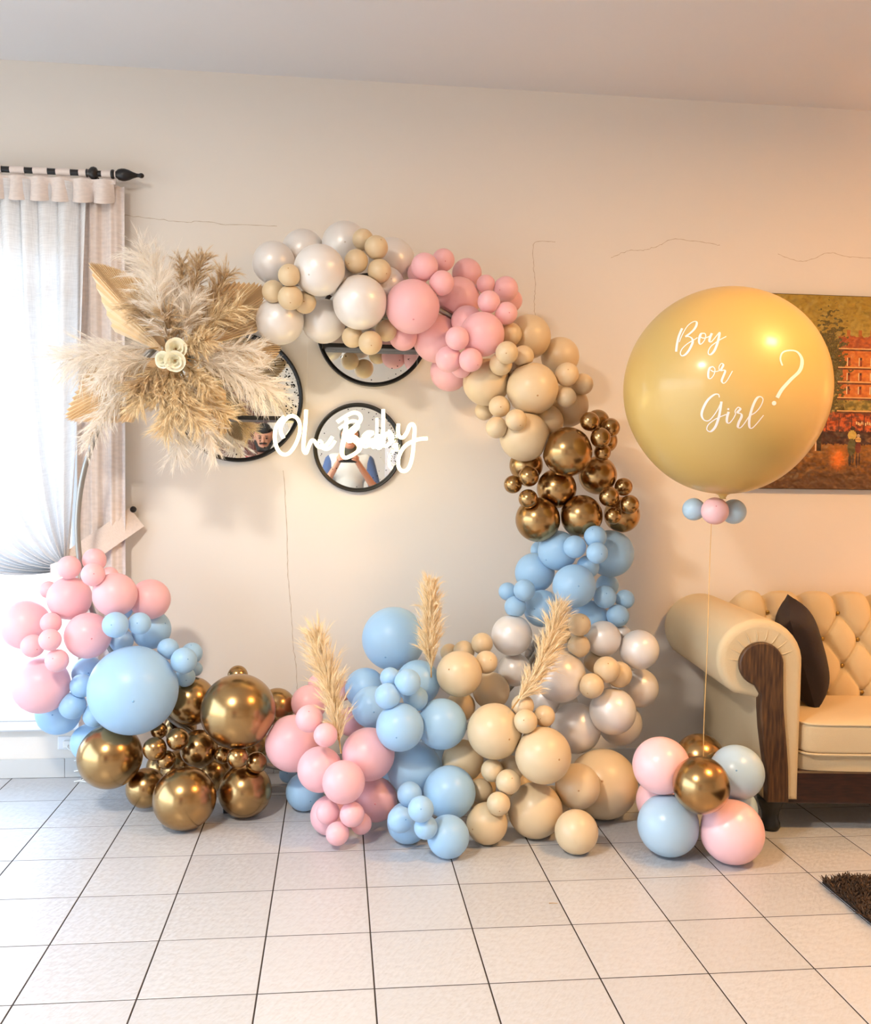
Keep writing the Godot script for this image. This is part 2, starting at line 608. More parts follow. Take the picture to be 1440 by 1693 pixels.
# ---------------------------------------------------------------- window, rod, curtain
func window_and_curtain() -> void:
	var w := Node3D.new()
	w.name = "window_1"
	w.set_meta("kind", "structure")
	w.set_meta("label", "white framed window full of bright daylight behind the curtain")
	add_child(w)
	var b := Bag.new()
	for q: Array in [[WX0, WX1, WY0, WY0 + 0.05], [WX0, WX1, WY1 - 0.06, WY1], [WX0, WX0 + 0.06, WY0, WY1], [WX1 - 0.05, WX1, WY0, WY1], [-1.23, -1.17, WY0, WY1], [WX0, WX1, 2.10, 2.15]]:
		b.box(Vector3(q[0], q[2], -0.16), Vector3(q[1], q[3], -0.10), 0.004)
	part("frame", b.mesh(), M.white_paint, w)
	part("pane", boxmesh(Vector3(WX0 + 0.06, WY0 + 0.05, -0.133), Vector3(-1.23, 2.10, -0.128)), M.glass, w)
	part("pane", boxmesh(Vector3(-1.17, WY0 + 0.05, -0.133), Vector3(WX1 - 0.05, 2.10, -0.128)), M.glass, w)
	part("pane", boxmesh(Vector3(WX0 + 0.06, 2.15, -0.133), Vector3(WX1 - 0.05, WY1 - 0.06, -0.128)), M.glass, w)
	var sill := Bag.new()
	sill.box(Vector3(WX0 - 0.03, WY0 - 0.045, -0.10), Vector3(WX1 + 0.03, WY0 - 0.005, 0.035), 0.006)
	sill.box(Vector3(WX0 - 0.03, WY0 - 0.085, -0.05), Vector3(WX1 + 0.03, WY0 - 0.045, 0.05), 0.008)
	struct("trim_1", sill.mesh(), M.white_paint, "stepped white sill under the window")
	# the rod
	var ry := 2.585
	var rz := 0.10
	var rod := thing("curtain_rod", "dark turned wooden curtain rod with a pointed finial above the window", "curtain rod", Vector3(0, ry, rz))
	var rb := Bag.new()
	rb.tube([Vector3(-2.5, 0, 0), Vector3(0.17, 0, 0)], 0.0125, 0.0125, 16)
	part("pole", rb.mesh(), M.rod, rod)
	var fin := Bag.new()
	fin.lathe([Vector2(0.0125, 0.0), Vector2(0.019, 0.004), Vector2(0.020, 0.012), Vector2(0.014, 0.018), Vector2(0.013, 0.022), Vector2(0.022, 0.032), Vector2(0.0255, 0.046), Vector2(0.0255, 0.058), Vector2(0.021, 0.075), Vector2(0.013, 0.092), Vector2(0.008, 0.108), Vector2(0.0078, 0.116), Vector2(0.0105, 0.122), Vector2(0.0105, 0.129), Vector2(0.006, 0.135), Vector2(0, 0.137)], 24, Vector3(0.135, 0, 0), Basis(Vector3(0, 1, 0), Vector3(1, 0, 0), Vector3(0, 0, -1)))
	part("finial", fin.mesh(), M.rod, rod)
	var br := Bag.new()
	br.lathe([Vector2(0.0125, -0.03), Vector2(0.018, -0.026), Vector2(0.015, -0.018), Vector2(0.026, -0.006), Vector2(0.0275, 0.004), Vector2(0.024, 0.014), Vector2(0.0125, 0.02)], 24, Vector3(0.064, 0, 0), Basis(Vector3(0, 1, 0), Vector3(1, 0, 0), Vector3(0, 0, -1)))
	br.tube([Vector3(0.064, 0, 0), Vector3(0.064, -0.004, -0.06), Vector3(0.064, -0.03, -0.10)], 0.009, 0.012, 12)
	part("bracket", br.mesh(), M.rod, rod)
	# the curtain: drape gathered to the tieback, straight fall at its edge, hem, tabs
	var cu := thing("curtain", "pale grey sheer tab-top curtain drawn aside in front of the bright window", "curtain", Vector3(0, 0, 0))
	var g := Vector3(-0.0345, 0.9439, 0.1700)
	var top := 2.545
	var xl := -1.35
	var xr := 0.045
	var folds := 17.0
	var drape := Bag.new()
	drape.grid(272, 70, func(u: float, v: float) -> Vector3:
		var x := lerpf(xl, xr, u)
		var far := clampf((xr - x) / (xr - xl), 0.0, 1.0)
		var p0 := Vector3(x, top, 0.10)
		var p2 := g + Vector3((u - 0.8) * 0.07, (1.0 - far) * 0.03 - far * 0.03, 0)
		var p1 := Vector3(lerpf(x, g.x, 0.16 + 0.1 * far), lerpf(g.y + 0.62, g.y - 0.16, pow(far, 0.55)), 0.12)
		var q := p0.lerp(p1, v).lerp(p1.lerp(p2, v), v)
		var ph := u * folds * TAU + 0.6 * sin(u * 23.0)
		var amp := lerpf(0.040, 0.030, v) * (0.45 + 0.55 * smoothstep(0.0, 0.25, v)) * (0.75 + 0.25 * sin(u * 41.0))
		var c := cos(ph) + 0.3 * cos(2.0 * ph + 1.0)
		q.z += amp * c
		q.x += 0.012 * sin(ph) * (1.0 - v)
		return q)
	part("drape", drape.mesh(), M.curtain, cu)
	var fall := Bag.new()
	fall.grid(48, 40, func(u: float, v: float) -> Vector3:
		var x := lerpf(-0.01, 0.185, u) + 0.012 * v
		var y := lerpf(top, 0.14, v)
		return Vector3(x, y, 0.075 + 0.011 * cos(u * 2.6 * TAU + 0.4 + v * 0.5) + 0.003 * cos(u * 7.0 * TAU)))
	part("side_fall", fall.mesh(), M.hem, cu)
	var hem := Bag.new()
	hem.grid(200, 6, func(u: float, v: float) -> Vector3:
		var x := lerpf(xl, 0.15, u)
		var ph := u * 17.5 * TAU
		return Vector3(x + 0.014 * sin(ph) * v, lerpf(top + 0.012, top - 0.085, v) - 0.012 * cos(ph) * v, 0.116 + (0.006 + 0.022 * v) * cos(ph)))
	part("hem", hem.mesh(), M.hem, cu)
	var tx := 0.128
	for k in 16:
		var tb := Bag.new()
		var wdt := 0.029
		tb.grid(4, 14, func(u: float, v: float) -> Vector3:
			var x := lerpf(-wdt, wdt, u)
			var a := lerpf(-0.5 * PI - 0.9, 1.5 * PI - 2.25, v)
			var q := Vector3(x, 0.0152 * sin(a), 0.0152 * cos(a))
			if v < 0.08:
				q = Vector3(x, -0.045, 0.012)
			if v > 0.92:
				q = Vector3(x, -0.05, -0.006)
			return q)
		part("tab", tb.mesh(), M.hem, cu, Vector3(tx, ry, rz))
		tx -= 0.092
	# the tieback
	var tie := thing("curtain_tieback", "pinkish grey fabric band holding the curtain from a dark wall knob", "tieback", Vector3.ZERO)
	var ta := Vector3(-0.0081, 0.9558, 0.1600)
	var tb2 := Vector3(0.2318, 1.1426, 0.0400)
	var band := Bag.new()
	var d3 := (tb2 - ta).normalized()
	var up := Vector3(-d3.y, d3.x, 0).normalized()
	band.grid(2, 16, func(u: float, v: float) -> Vector3:
		return ta.lerp(tb2, v) + up * lerpf(-0.050, 0.050, u) + Vector3(0, 0, 0.012 * sin(v * PI)))
	band.grid(2, 16, func(u: float, v: float) -> Vector3:
		return ta.lerp(tb2, v) + up * lerpf(-0.050, 0.050, u) + Vector3(0, 0, 0.012 * sin(v * PI) - 0.006), false, true)
	part("band", band.mesh(), M.hem, tie)
	var loop := Bag.new()
	loop.grid(24, 3, func(u: float, v: float) -> Vector3:
		var a := u * TAU
		return g + Vector3(0.055 * cos(a), -0.01 + 0.02 * cos(a), 0.05 * sin(a)) + Vector3(0, lerpf(-0.034, 0.034, v), 0), true)
	part("loop", loop.mesh(), M.hem, tie)
	var kn := Bag.new()
	var kp := Vector3(0.2174, 1.1759, 0.0200)
	kn.lathe([Vector2(0.006, 0.0), Vector2(0.006, 0.03), Vector2(0.013, 0.034), Vector2(0.014, 0.042), Vector2(0.008, 0.05), Vector2(0, 0.051)], 16, Vector3(kp.x, kp.y, 0), Basis(Vector3(1, 0, 0), Vector3(0, 0, 1), Vector3(0, -1, 0)))
	part("knob", kn.mesh(), M.rod, tie)

# ---------------------------------------------------------------- the painting above the sofa
func painting() -> void:
	var o := thing("painting", "unframed street scene in orange and gold oils on the wall behind the giant balloon", "painting", Vector3(2.98, 1.30, 0))
	var w := 1.25
	var h := 0.905
	part("canvas", boxmesh(Vector3(0, 0, 0.001), Vector3(w, h, 0.034), 0.003), mat(Color(0.20, 0.13, 0.07), 0.8), o)
	var m := mat(Color.WHITE, 0.45)
	m.albedo_texture = paint(w, h)
	m.normal_enabled = true
	m.normal_texture = noise_tex(0.06, 256, true, 5.0)
	m.normal_scale = 0.6
	var b := Bag.new()
	for q: Array in [[0.003, 0.003, 0, 1], [w - 0.003, 0.003, 1, 1], [w - 0.003, h - 0.003, 1, 0], [0.003, h - 0.003, 0, 0]]:
		b.add(Vector3(q[0], q[1], 0.0346), Vector2(q[2], q[3]))
	b.quad(0, 3, 2, 1)
	part("picture", b.mesh(), m, o)

func paint(w: float, h: float) -> ImageTexture:
	var nx := 900
	var ny := int(nx * h / w)
	var img := Image.create(nx, ny, false, Image.FORMAT_RGB8)
	var n := noise(0.035, 4)
	var s := noise(0.12, 2)
	var unit := nx / (w * 335.0)   # texels for one unit of the sketch below
	for y in ny:
		for x in nx:
			var a := x / unit + 1236.0 + 4.0 * s.get_noise_2d(x * 0.7, y * 0.7)
			var b := y * h / ny * 355.0 + 487.0 + 3.0 * s.get_noise_2d(x * 0.7 + 700, y * 0.7)
			var k := n.get_noise_2d(x, y * 1.6)
			var c := Color8(158, 130, 42).lerp(Color8(190, 162, 80), smoothstep(490, 620, b)).lerp(Color8(122, 96, 30), clampf(k * 1.1 + 0.15, 0, 1) * 0.7)
			if a > 1382 and b > 553 and b < 682:
				c = Color8(216, 128, 48).lerp(Color8(190, 96, 34), clampf(0.5 + k, 0, 1))
				if b < 573:
					c = Color8(190, 96, 38).lerp(Color8(152, 70, 28), clampf(0.5 + k * 1.4, 0, 1))
				if b > 658:
					c = Color8(168, 140, 60).lerp(Color8(110, 96, 40), clampf(0.5 + k * 1.6, 0, 1))
			if a < 1340 and b > 575 and b < 682:
				c = Color8(150, 100, 34).lerp(Color8(96, 66, 22), clampf(0.5 + k, 0, 1))
			var tree := Vector2((a - 1368) / 27.0, (b - 610) / 85.0).length() + 0.9 * k
			if tree < 0.95 and b < 690:
				c = Color8(74, 62, 22).lerp(Color8(112, 94, 34), clampf(0.4 + 1.6 * s.get_noise_2d(x * 2.0, y), 0, 1))
			if b >= 680:
				c = Color8(204, 92, 34).lerp(Color8(104, 46, 22), clampf(0.45 + k * 1.7 + 0.5 * s.get_noise_2d(x * 1.5, y * 0.4), 0, 1))
			if b > 711:
				c = Color8(78, 38, 18).lerp(Color8(52, 26, 16), clampf(0.5 + k, 0, 1))
			if b > 733:
				c = Color8(150, 96, 26).lerp(Color8(88, 56, 22), clampf((b - 733) / 60.0 + k * 0.8, 0, 1))
				var glow := clampf(1.0 - absf(a - 1386) / 18.0, 0, 1) * clampf(1.0 - absf(b - 757) / 24.0, 0, 1)
				c = c.lerp(Color8(224, 116, 26), clampf(glow * 1.6 + k * 0.4, 0, 1) if glow > 0.02 else 0.0)
			if b > 790:
				c = c.lerp(Color8(92, 58, 26), 0.6)
			img.set_pixel(x, y, c)
	var put := func(a: float, b: float, aw: float, bh: float, c: Color) -> void:
		img.fill_rect(Rect2i(int((a - 1236.0) * unit), int((b - 487.0) / 355.0 / h * ny), maxi(1, int(aw * unit)), maxi(1, int(bh / 355.0 / h * ny))), c)
	for k in 17:   # chimneys, windows, ledges
		var a := 1395.0 + k * 19.5
		put.call(a, 543.0, 6.0, 10.0, Color8(170, 96, 34))
		for r: Array in [[589.0, 14.0], [614.0, 13.0], [637.0, 13.0]]:
			put.call(a + 1.5, r[0], 6.0, r[1], Color8(84, 40, 16))
			put.call(a + 1.5, r[0], 2.0, r[1], Color8(236, 200, 150))
			put.call(a + 4.0, r[0] + 4.0, 2.0, r[1] - 5.0, Color8(170, 70, 26))
	for r: Array in [[573.0, 2.0], [604.0, 2.4], [628.5, 2.2], [654.5, 2.2], [677.0, 2.4]]:
		put.call(1382.0, r[0], 420.0, r[1], Color8(228, 176, 110))
		put.call(1382.0, r[0] + r[1], 420.0, 2.6, Color8(96, 44, 16))
	for k in 40:   # lit letters of the shop front, only dabs of paint
		put.call(1414.0 + k * 3.1, 695.0 + (k % 3), 2.0, 5.0, Color8(252, 214, 150))
	for k in 14:
		put.call(1364.0 + k * 21.0, 683.0, 1.6, 30.0, Color8(70, 30, 14))
	put.call(1350.0, 676.0, 7.0, 70.0, Color8(52, 36, 18))
	put.call(1347.0, 712.0, 2.4, 34.0, Color8(226, 190, 150))
	for q: Array in [[1405.0, 703.0, 8.0, 8.0, 60, 36, 20], [1401.0, 710.0, 15.0, 16.0, 206, 176, 88], [1401.0, 724.0, 14.0, 28.0, 84, 80, 44], [1403.0, 750.0, 5.0, 20.0, 50, 34, 20], [1409.0, 750.0, 4.0, 16.0, 58, 40, 22],
		[1416.0, 716.0, 6.0, 6.0, 226, 200, 160], [1414.0, 721.0, 10.0, 10.0, 222, 170, 96], [1414.0, 730.0, 10.0, 18.0, 112, 44, 24], [1415.5, 747.0, 3.0, 26.0, 58, 30, 18], [1420.0, 747.0, 3.0, 22.0, 58, 30, 18]]:
		for k in 9:
			var f := (k + 0.5) / 9.0
			var hw: float = q[2] * 0.5 * sqrt(maxf(0.12, 1.0 - pow(2.0 * f - 1.0, 2.0)))
			put.call(q[0] + q[2] * 0.5 - hw, q[1] + q[3] * k / 9.0, hw * 2.0, q[3] / 8.0, Color8(q[4], q[5], q[6]))
	return ImageTexture.create_from_image(img)

# ---------------------------------------------------------------- the sofa
const DU := 0.1565
const DH := 0.1115

func puff(u: float, h: float) -> float:   # how far the tufted back swells at a place on it
	var q := (0.751 - h) / DH
	var p := (u - 0.395) / DU
	var s := p - q * 0.5
	var t := p + q * 0.5
	if q < 0.0:
		s = p
		t = p
	if q > 3.0:
		s = p - 1.5
		t = p + 1.5
	var a := absf(s - roundf(s))
	var b := absf(t - roundf(t))
	var swell := pow(sin(PI * a) * sin(PI * b) + 0.0001, 0.35)
	var crease := exp(-pow(minf(a, b) / 0.045, 2.0))
	var near := Vector2(a, b).length()
	return 0.026 * swell - 0.006 * crease - 0.022 * exp(-pow(near / 0.16, 2.0))

func soft_box(b: Bag, half: Vector3, e: float, at := Vector3.ZERO, turn := Basis(), nu := 40, nv := 24) -> void:
	b.grid(nu, nv, func(u: float, v: float) -> Vector3:
		var a := u * TAU
		var c := (v - 0.5) * PI
		var f := func(x: float) -> float: return signf(x) * pow(absf(x), e)
		return at + turn * Vector3(half.x * f.call(cos(c)) * f.call(cos(a)), half.y * f.call(sin(c)), half.z * f.call(cos(c)) * f.call(sin(a))), true, true)

func arm_outline() -> PackedVector2Array:
	var p := PackedVector2Array([Vector2(0.133, 0.127), Vector2(0.134, 0.24), Vector2(0.135, 0.35), Vector2(0.136, 0.46), Vector2(0.137, 0.55), Vector2(0.137, 0.61)])
	for k in range(0, 22):
		var a := deg_to_rad(-4.0 + k * 10.6)
		var r := 0.165 - 0.012 * smoothstep(14, 21, k)
		p.append(Vector2(-0.027 + r * cos(a), 0.65 + r * sin(a)))
	for q: Array in [[-0.115, 0.532], [-0.07, 0.522], [-0.03, 0.515], [-0.008, 0.50], [-0.002, 0.46], [0.0, 0.36], [0.004, 0.24], [0.008, 0.127]]:
		p.append(Vector2(q[0], q[1]))
	return p

func sofa() -> void:
	var o := thing("sofa", "cream tufted sofa with rolled arms and dark wooden arm fronts, against the wall", "sofa", Vector3(2.702, 0, 0.864))
	o.rotation_degrees.y = -6.0
	var wide := 1.96
	var fronts := PackedVector2Array()
	for k in range(0, 27):
		var a := deg_to_rad(-6.0 + k * 10.0)
		fronts.append(Vector2(-0.027 + 0.083 * cos(a), 0.648 + 0.083 * sin(a)))
	for q: Array in [[-0.030, 0.535], [-0.029, 0.48], [-0.022, 0.40], [-0.012, 0.33], [-0.001, 0.26], [0.006, 0.19], [0.008, 0.127], [0.087, 0.127], [0.086, 0.19], [0.083, 0.26], [0.076, 0.34], [0.068, 0.41], [0.061, 0.48], [0.0575, 0.55], [0.0565, 0.60]]:
		fronts.append(Vector2(q[0], q[1]))
	for side in 2:
		var flip := func(p: PackedVector2Array) -> PackedVector2Array:
			if side == 0:
				return p
			var r := PackedVector2Array()
			for q in p:
				r.append(Vector2(wide - q.x, q.y))
			return r
		var b := Bag.new()
		b.extrude(flip.call(arm_outline()), -0.80, -0.004, 0.03, 5)
		var arm := part("arm", b.mesh(), M.sofa, o)
		var w := Bag.new()
		w.extrude(flip.call(fronts), -0.03, 0.016, 0.007, 3)
		part("arm_front", w.mesh(), M.sofa_wood, o)
		if side == 0:   # gathered folds round the scroll
			for k in 9:
				var a := deg_to_rad(22.0 + k * 19.0)
				var f := Bag.new()
				var d := Vector3(cos(a), sin(a), 0)
				var c := Vector3(-0.027, 0.65, 0)
				f.tube(smooth3([c + d * 0.086 + Vector3(0, 0, -0.004), c + d * 0.112 + Vector3(0.002, 0, -0.003), c + d * (0.132 + 0.012 * (k % 2)) + Vector3(0, 0, -0.0065)], 3), 0.0032, 0.0008, 6)
				part("fold", f.mesh(), M.sofa, arm)
	for x: Array in [[0.046, -0.06], [wide - 0.046, -0.06], [0.06, -0.72], [wide - 0.06, -0.72]]:
		var l := Bag.new()
		l.lathe([Vector2(0, 0), Vector2(0.030, 0), Vector2(0.038, 0.012), Vector2(0.037, 0.028), Vector2(0.030, 0.042), Vector2(0.033, 0.07), Vector2(0.044, 0.10), Vector2(0.050, 0.118), Vector2(0.050, 0.127), Vector2(0, 0.127)], 24)
		part("leg", l.mesh(), M.foot, o, Vector3(x[0], 0.0005, x[1]))
	part("base_rail", boxmesh(Vector3(0.088, 0.112, -0.075), Vector3(wide - 0.088, 0.236, -0.02), 0.006), M.rail_wood, o)
	var deck := Bag.new()
	soft_box(deck, Vector3(0.86, 0.038, 0.36), 0.16, Vector3(wide * 0.5, 0.262, -0.385), Basis(), 64, 20)
	part("seat_deck", deck.mesh(), M.sofa, o)
	for k in 2:
		var cw := (wide - 0.278) * 0.5
		var cx := 0.139 + cw * (k + 0.5)
		var s := Bag.new()
		s.grid(64, 28, func(u: float, v: float) -> Vector3:
			var a := u * TAU
			var c := (v - 0.5) * PI
			var f := func(x: float, e: float) -> float: return signf(x) * pow(absf(x), e)
			var q := Vector3(cw * 0.498 * f.call(cos(c), 0.22) * f.call(cos(a), 0.16), 0.064 * f.call(sin(c), 0.22), 0.29 * f.call(cos(c), 0.22) * f.call(sin(a), 0.16))
			if q.y > 0.0:
				q.y += 0.010 * (1.0 - pow(q.x / (cw * 0.5), 4.0)) * (1.0 - pow(q.z / 0.29, 4.0))
			q.y -= 0.03 * clampf(0.25 - q.z / 0.58, 0.0, 1.0) * (1.0 if q.y > 0.0 else 0.0)
			return Vector3(cx, 0.362, -0.295) + q, true, true)
		var cu := part("seat_cushion", s.mesh(), M.sofa, o)
		for y: float in [0.056, -0.058]:
			var ps := []
			for j in 73:
				var a := TAU * j / 72.0
				ps.append(Vector3(cx + cw * 0.494 * signf(cos(a)) * pow(absf(cos(a)), 0.16), 0.362 + y, -0.295 + 0.2885 * signf(sin(a)) * pow(absf(sin(a)), 0.16)))
			var pb := Bag.new()
			pb.tube(ps, 0.0048, 0.0048, 8)
			part("piping", pb.mesh(), M.sofa, cu)
	# the tufted back: a swelling sheet over its profile
	var prof := [Vector2(-0.565, 0.30), Vector2(-0.572, 0.42), Vector2(-0.597, 0.534), Vector2(-0.625, 0.644), Vector2(-0.648, 0.72), Vector2(-0.664, 0.77), Vector2(-0.695, 0.808), Vector2(-0.735, 0.822), Vector2(-0.775, 0.808), Vector2(-0.80, 0.765), Vector2(-0.805, 0.70), Vector2(-0.80, 0.45), Vector2(-0.80, 0.14)]
	var fine := []
	for k in prof.size() - 1:
		for s in 12:
			fine.append(prof[k].cubic_interpolate(prof[k + 1], prof[maxi(k - 1, 0)], prof[mini(k + 2, prof.size() - 1)], s / 12.0))
	fine.append(prof[-1])
	var bk := Bag.new()
	bk.grid(420, fine.size() - 1, func(u: float, v: float) -> Vector3:
		var k := roundi(v * (fine.size() - 1))
		var q: Vector2 = fine[k]
		var d: Vector2 = (fine[mini(k + 1, fine.size() - 1)] - fine[maxi(k - 1, 0)]).normalized()
		var x := lerpf(0.05, wide - 0.05, u)
		var fade := 1.0 - smoothstep(0.55, 0.68, v)
		var e := puff(x, q.y) * fade * (1.0 if k < 76 else 0.8)
		return Vector3(x, q.y - d.x * e - 0.05 * (1.0 - smoothstep(0.0, 0.12, minf(x, wide - x) - 0.05)) * smoothstep(0.5, 0.75, q.y), q.x + d.y * e), false, false)
	var back := part("backrest", bk.mesh(), M.sofa, o)
	for r in 4:
		for k in range(-2, 10):
			var x := 0.395 + DU * (k + (0.5 if r % 2 else 0.0))
			if x < 0.16 or x > wide - 0.16:
				continue
			var h := 0.751 - DH * r
			var z: float = [-0.657, -0.6255, -0.5975, -0.572][r]
			var bt := Bag.new()
			soft_box(bt, Vector3(0.0085, 0.0085, 0.006), 1.0, Vector3.ZERO, Basis(), 14, 10)
			part("button", bt.mesh(), M.brass, back, Vector3(x, h, z - 0.014 + 0.004))
	# a dark cushion stands in the corner, edge on
	var p := thing("cushion", "dark burgundy cushion standing in the sofa's corner behind the rolled arm", "cushion", Vector3(2.702, 0, 0.864) + Vector3(0.325, 0.627, -0.365))
	var cb := Bag.new()
	for f: float in [-1.0, 1.0]:
		cb.grid(24, 24, func(u: float, v: float) -> Vector3:
			var x := 2.0 * u - 1.0
			var y := 2.0 * v - 1.0
			var fat := pow(maxf(0.0, (1.0 - pow(x, 4.0)) * (1.0 - pow(y, 4.0))), 0.62)
			return Vector3(0.195 * x * (1.0 - 0.07 * (1.0 - y * y)), 0.195 * y * (1.0 - 0.07 * (1.0 - x * x)), f * 0.088 * fat), false, f > 0.0)
	part("cover", cb.mesh(), M.cushion, p)
	p.rotation_degrees = Vector3(-16, 62, 10)
	p.rotation_order = EULER_ORDER_YXZ

func rug() -> void:
	var o := thing("rug", "dark brown shaggy rug whose corner lies on the tiles before the sofa", "rug", Vector3(2.70, 0, 1.29))
	part("backing", boxmesh(Vector3(0, 0.0005, 0), Vector3(1.9, 0.010, 1.4), 0.003), M.rug, o)
	var t := Bag.new()
	rng.seed = 77
	for k in 4:
		var a := TAU * k / 4.0 + 0.5
		var d := Vector3(cos(a), 0, sin(a))
		var s := Vector3(-d.z, 0, d.x) * 0.0022
		var b0 := d * 0.001
		var m := d * 0.006 + Vector3(0, 0.012, 0)
		var e := d * 0.015 + Vector3(0, 0.019, 0)
		var n := t.v.size()
		t.add(b0 - s)
		t.add(b0 + s)
		t.add(m - s)
		t.add(m + s)
		t.add(e - s * 0.5)
		t.add(e + s * 0.5)
		t.quad(n, n + 1, n + 3, n + 2)
		t.quad(n + 2, n + 3, n + 5, n + 4)
	var mm := MultiMesh.new()
	mm.transform_format = MultiMesh.TRANSFORM_3D
	mm.use_colors = true
	mm.mesh = t.mesh()
	mm.instance_count = 24000
	for k in 24000:
		var p := Vector3(rng.randf_range(0.0, 1.9), 0.008, rng.randf_range(0.0, 1.4))
		if k < 7000:   # the corner in view is a little denser
			p = Vector3(rng.randf_range(0.0, 0.7), 0.008, rng.randf_range(0.0, 0.7))
		var bs := Basis.from_euler(Vector3(rng.randfn(0, 0.35), rng.randf() * TAU, rng.randfn(0, 0.35))).scaled(Vector3.ONE * rng.randf_range(0.75, 1.35))
		mm.set_instance_transform(k, Transform3D(bs, p))
		var g := rng.randf_range(0.55, 1.5) * (2.4 if rng.randf() < 0.05 else 1.0)
		mm.set_instance_color(k, Color(g, g * 0.98, g * 0.95))
	var mi := MultiMeshInstance3D.new()
	mi.name = "pile"
	mi.multimesh = mm
	mi.material_override = M.pile
	mi.set_meta("kind", "stuff")
	o.add_child(mi)
	var tw := thing("twig", "tiny brown dried stalk lying on a tile in front of the balloons", "twig", Vector3(1.777, 0.0012, 1.362))
	var tb := Bag.new()
	tb.tube([Vector3(-0.014, 0.0005, -0.001), Vector3(0, 0.001, 0), Vector3(0.013, 0.0005, 0.002)], 0.0012, 0.0007, 6)
	part("stalk", tb.mesh(), M.stem, tw)

const HOOP_R := 1.011
const HOOP_C := Vector3(1.0703, 1.1124, 0.32)

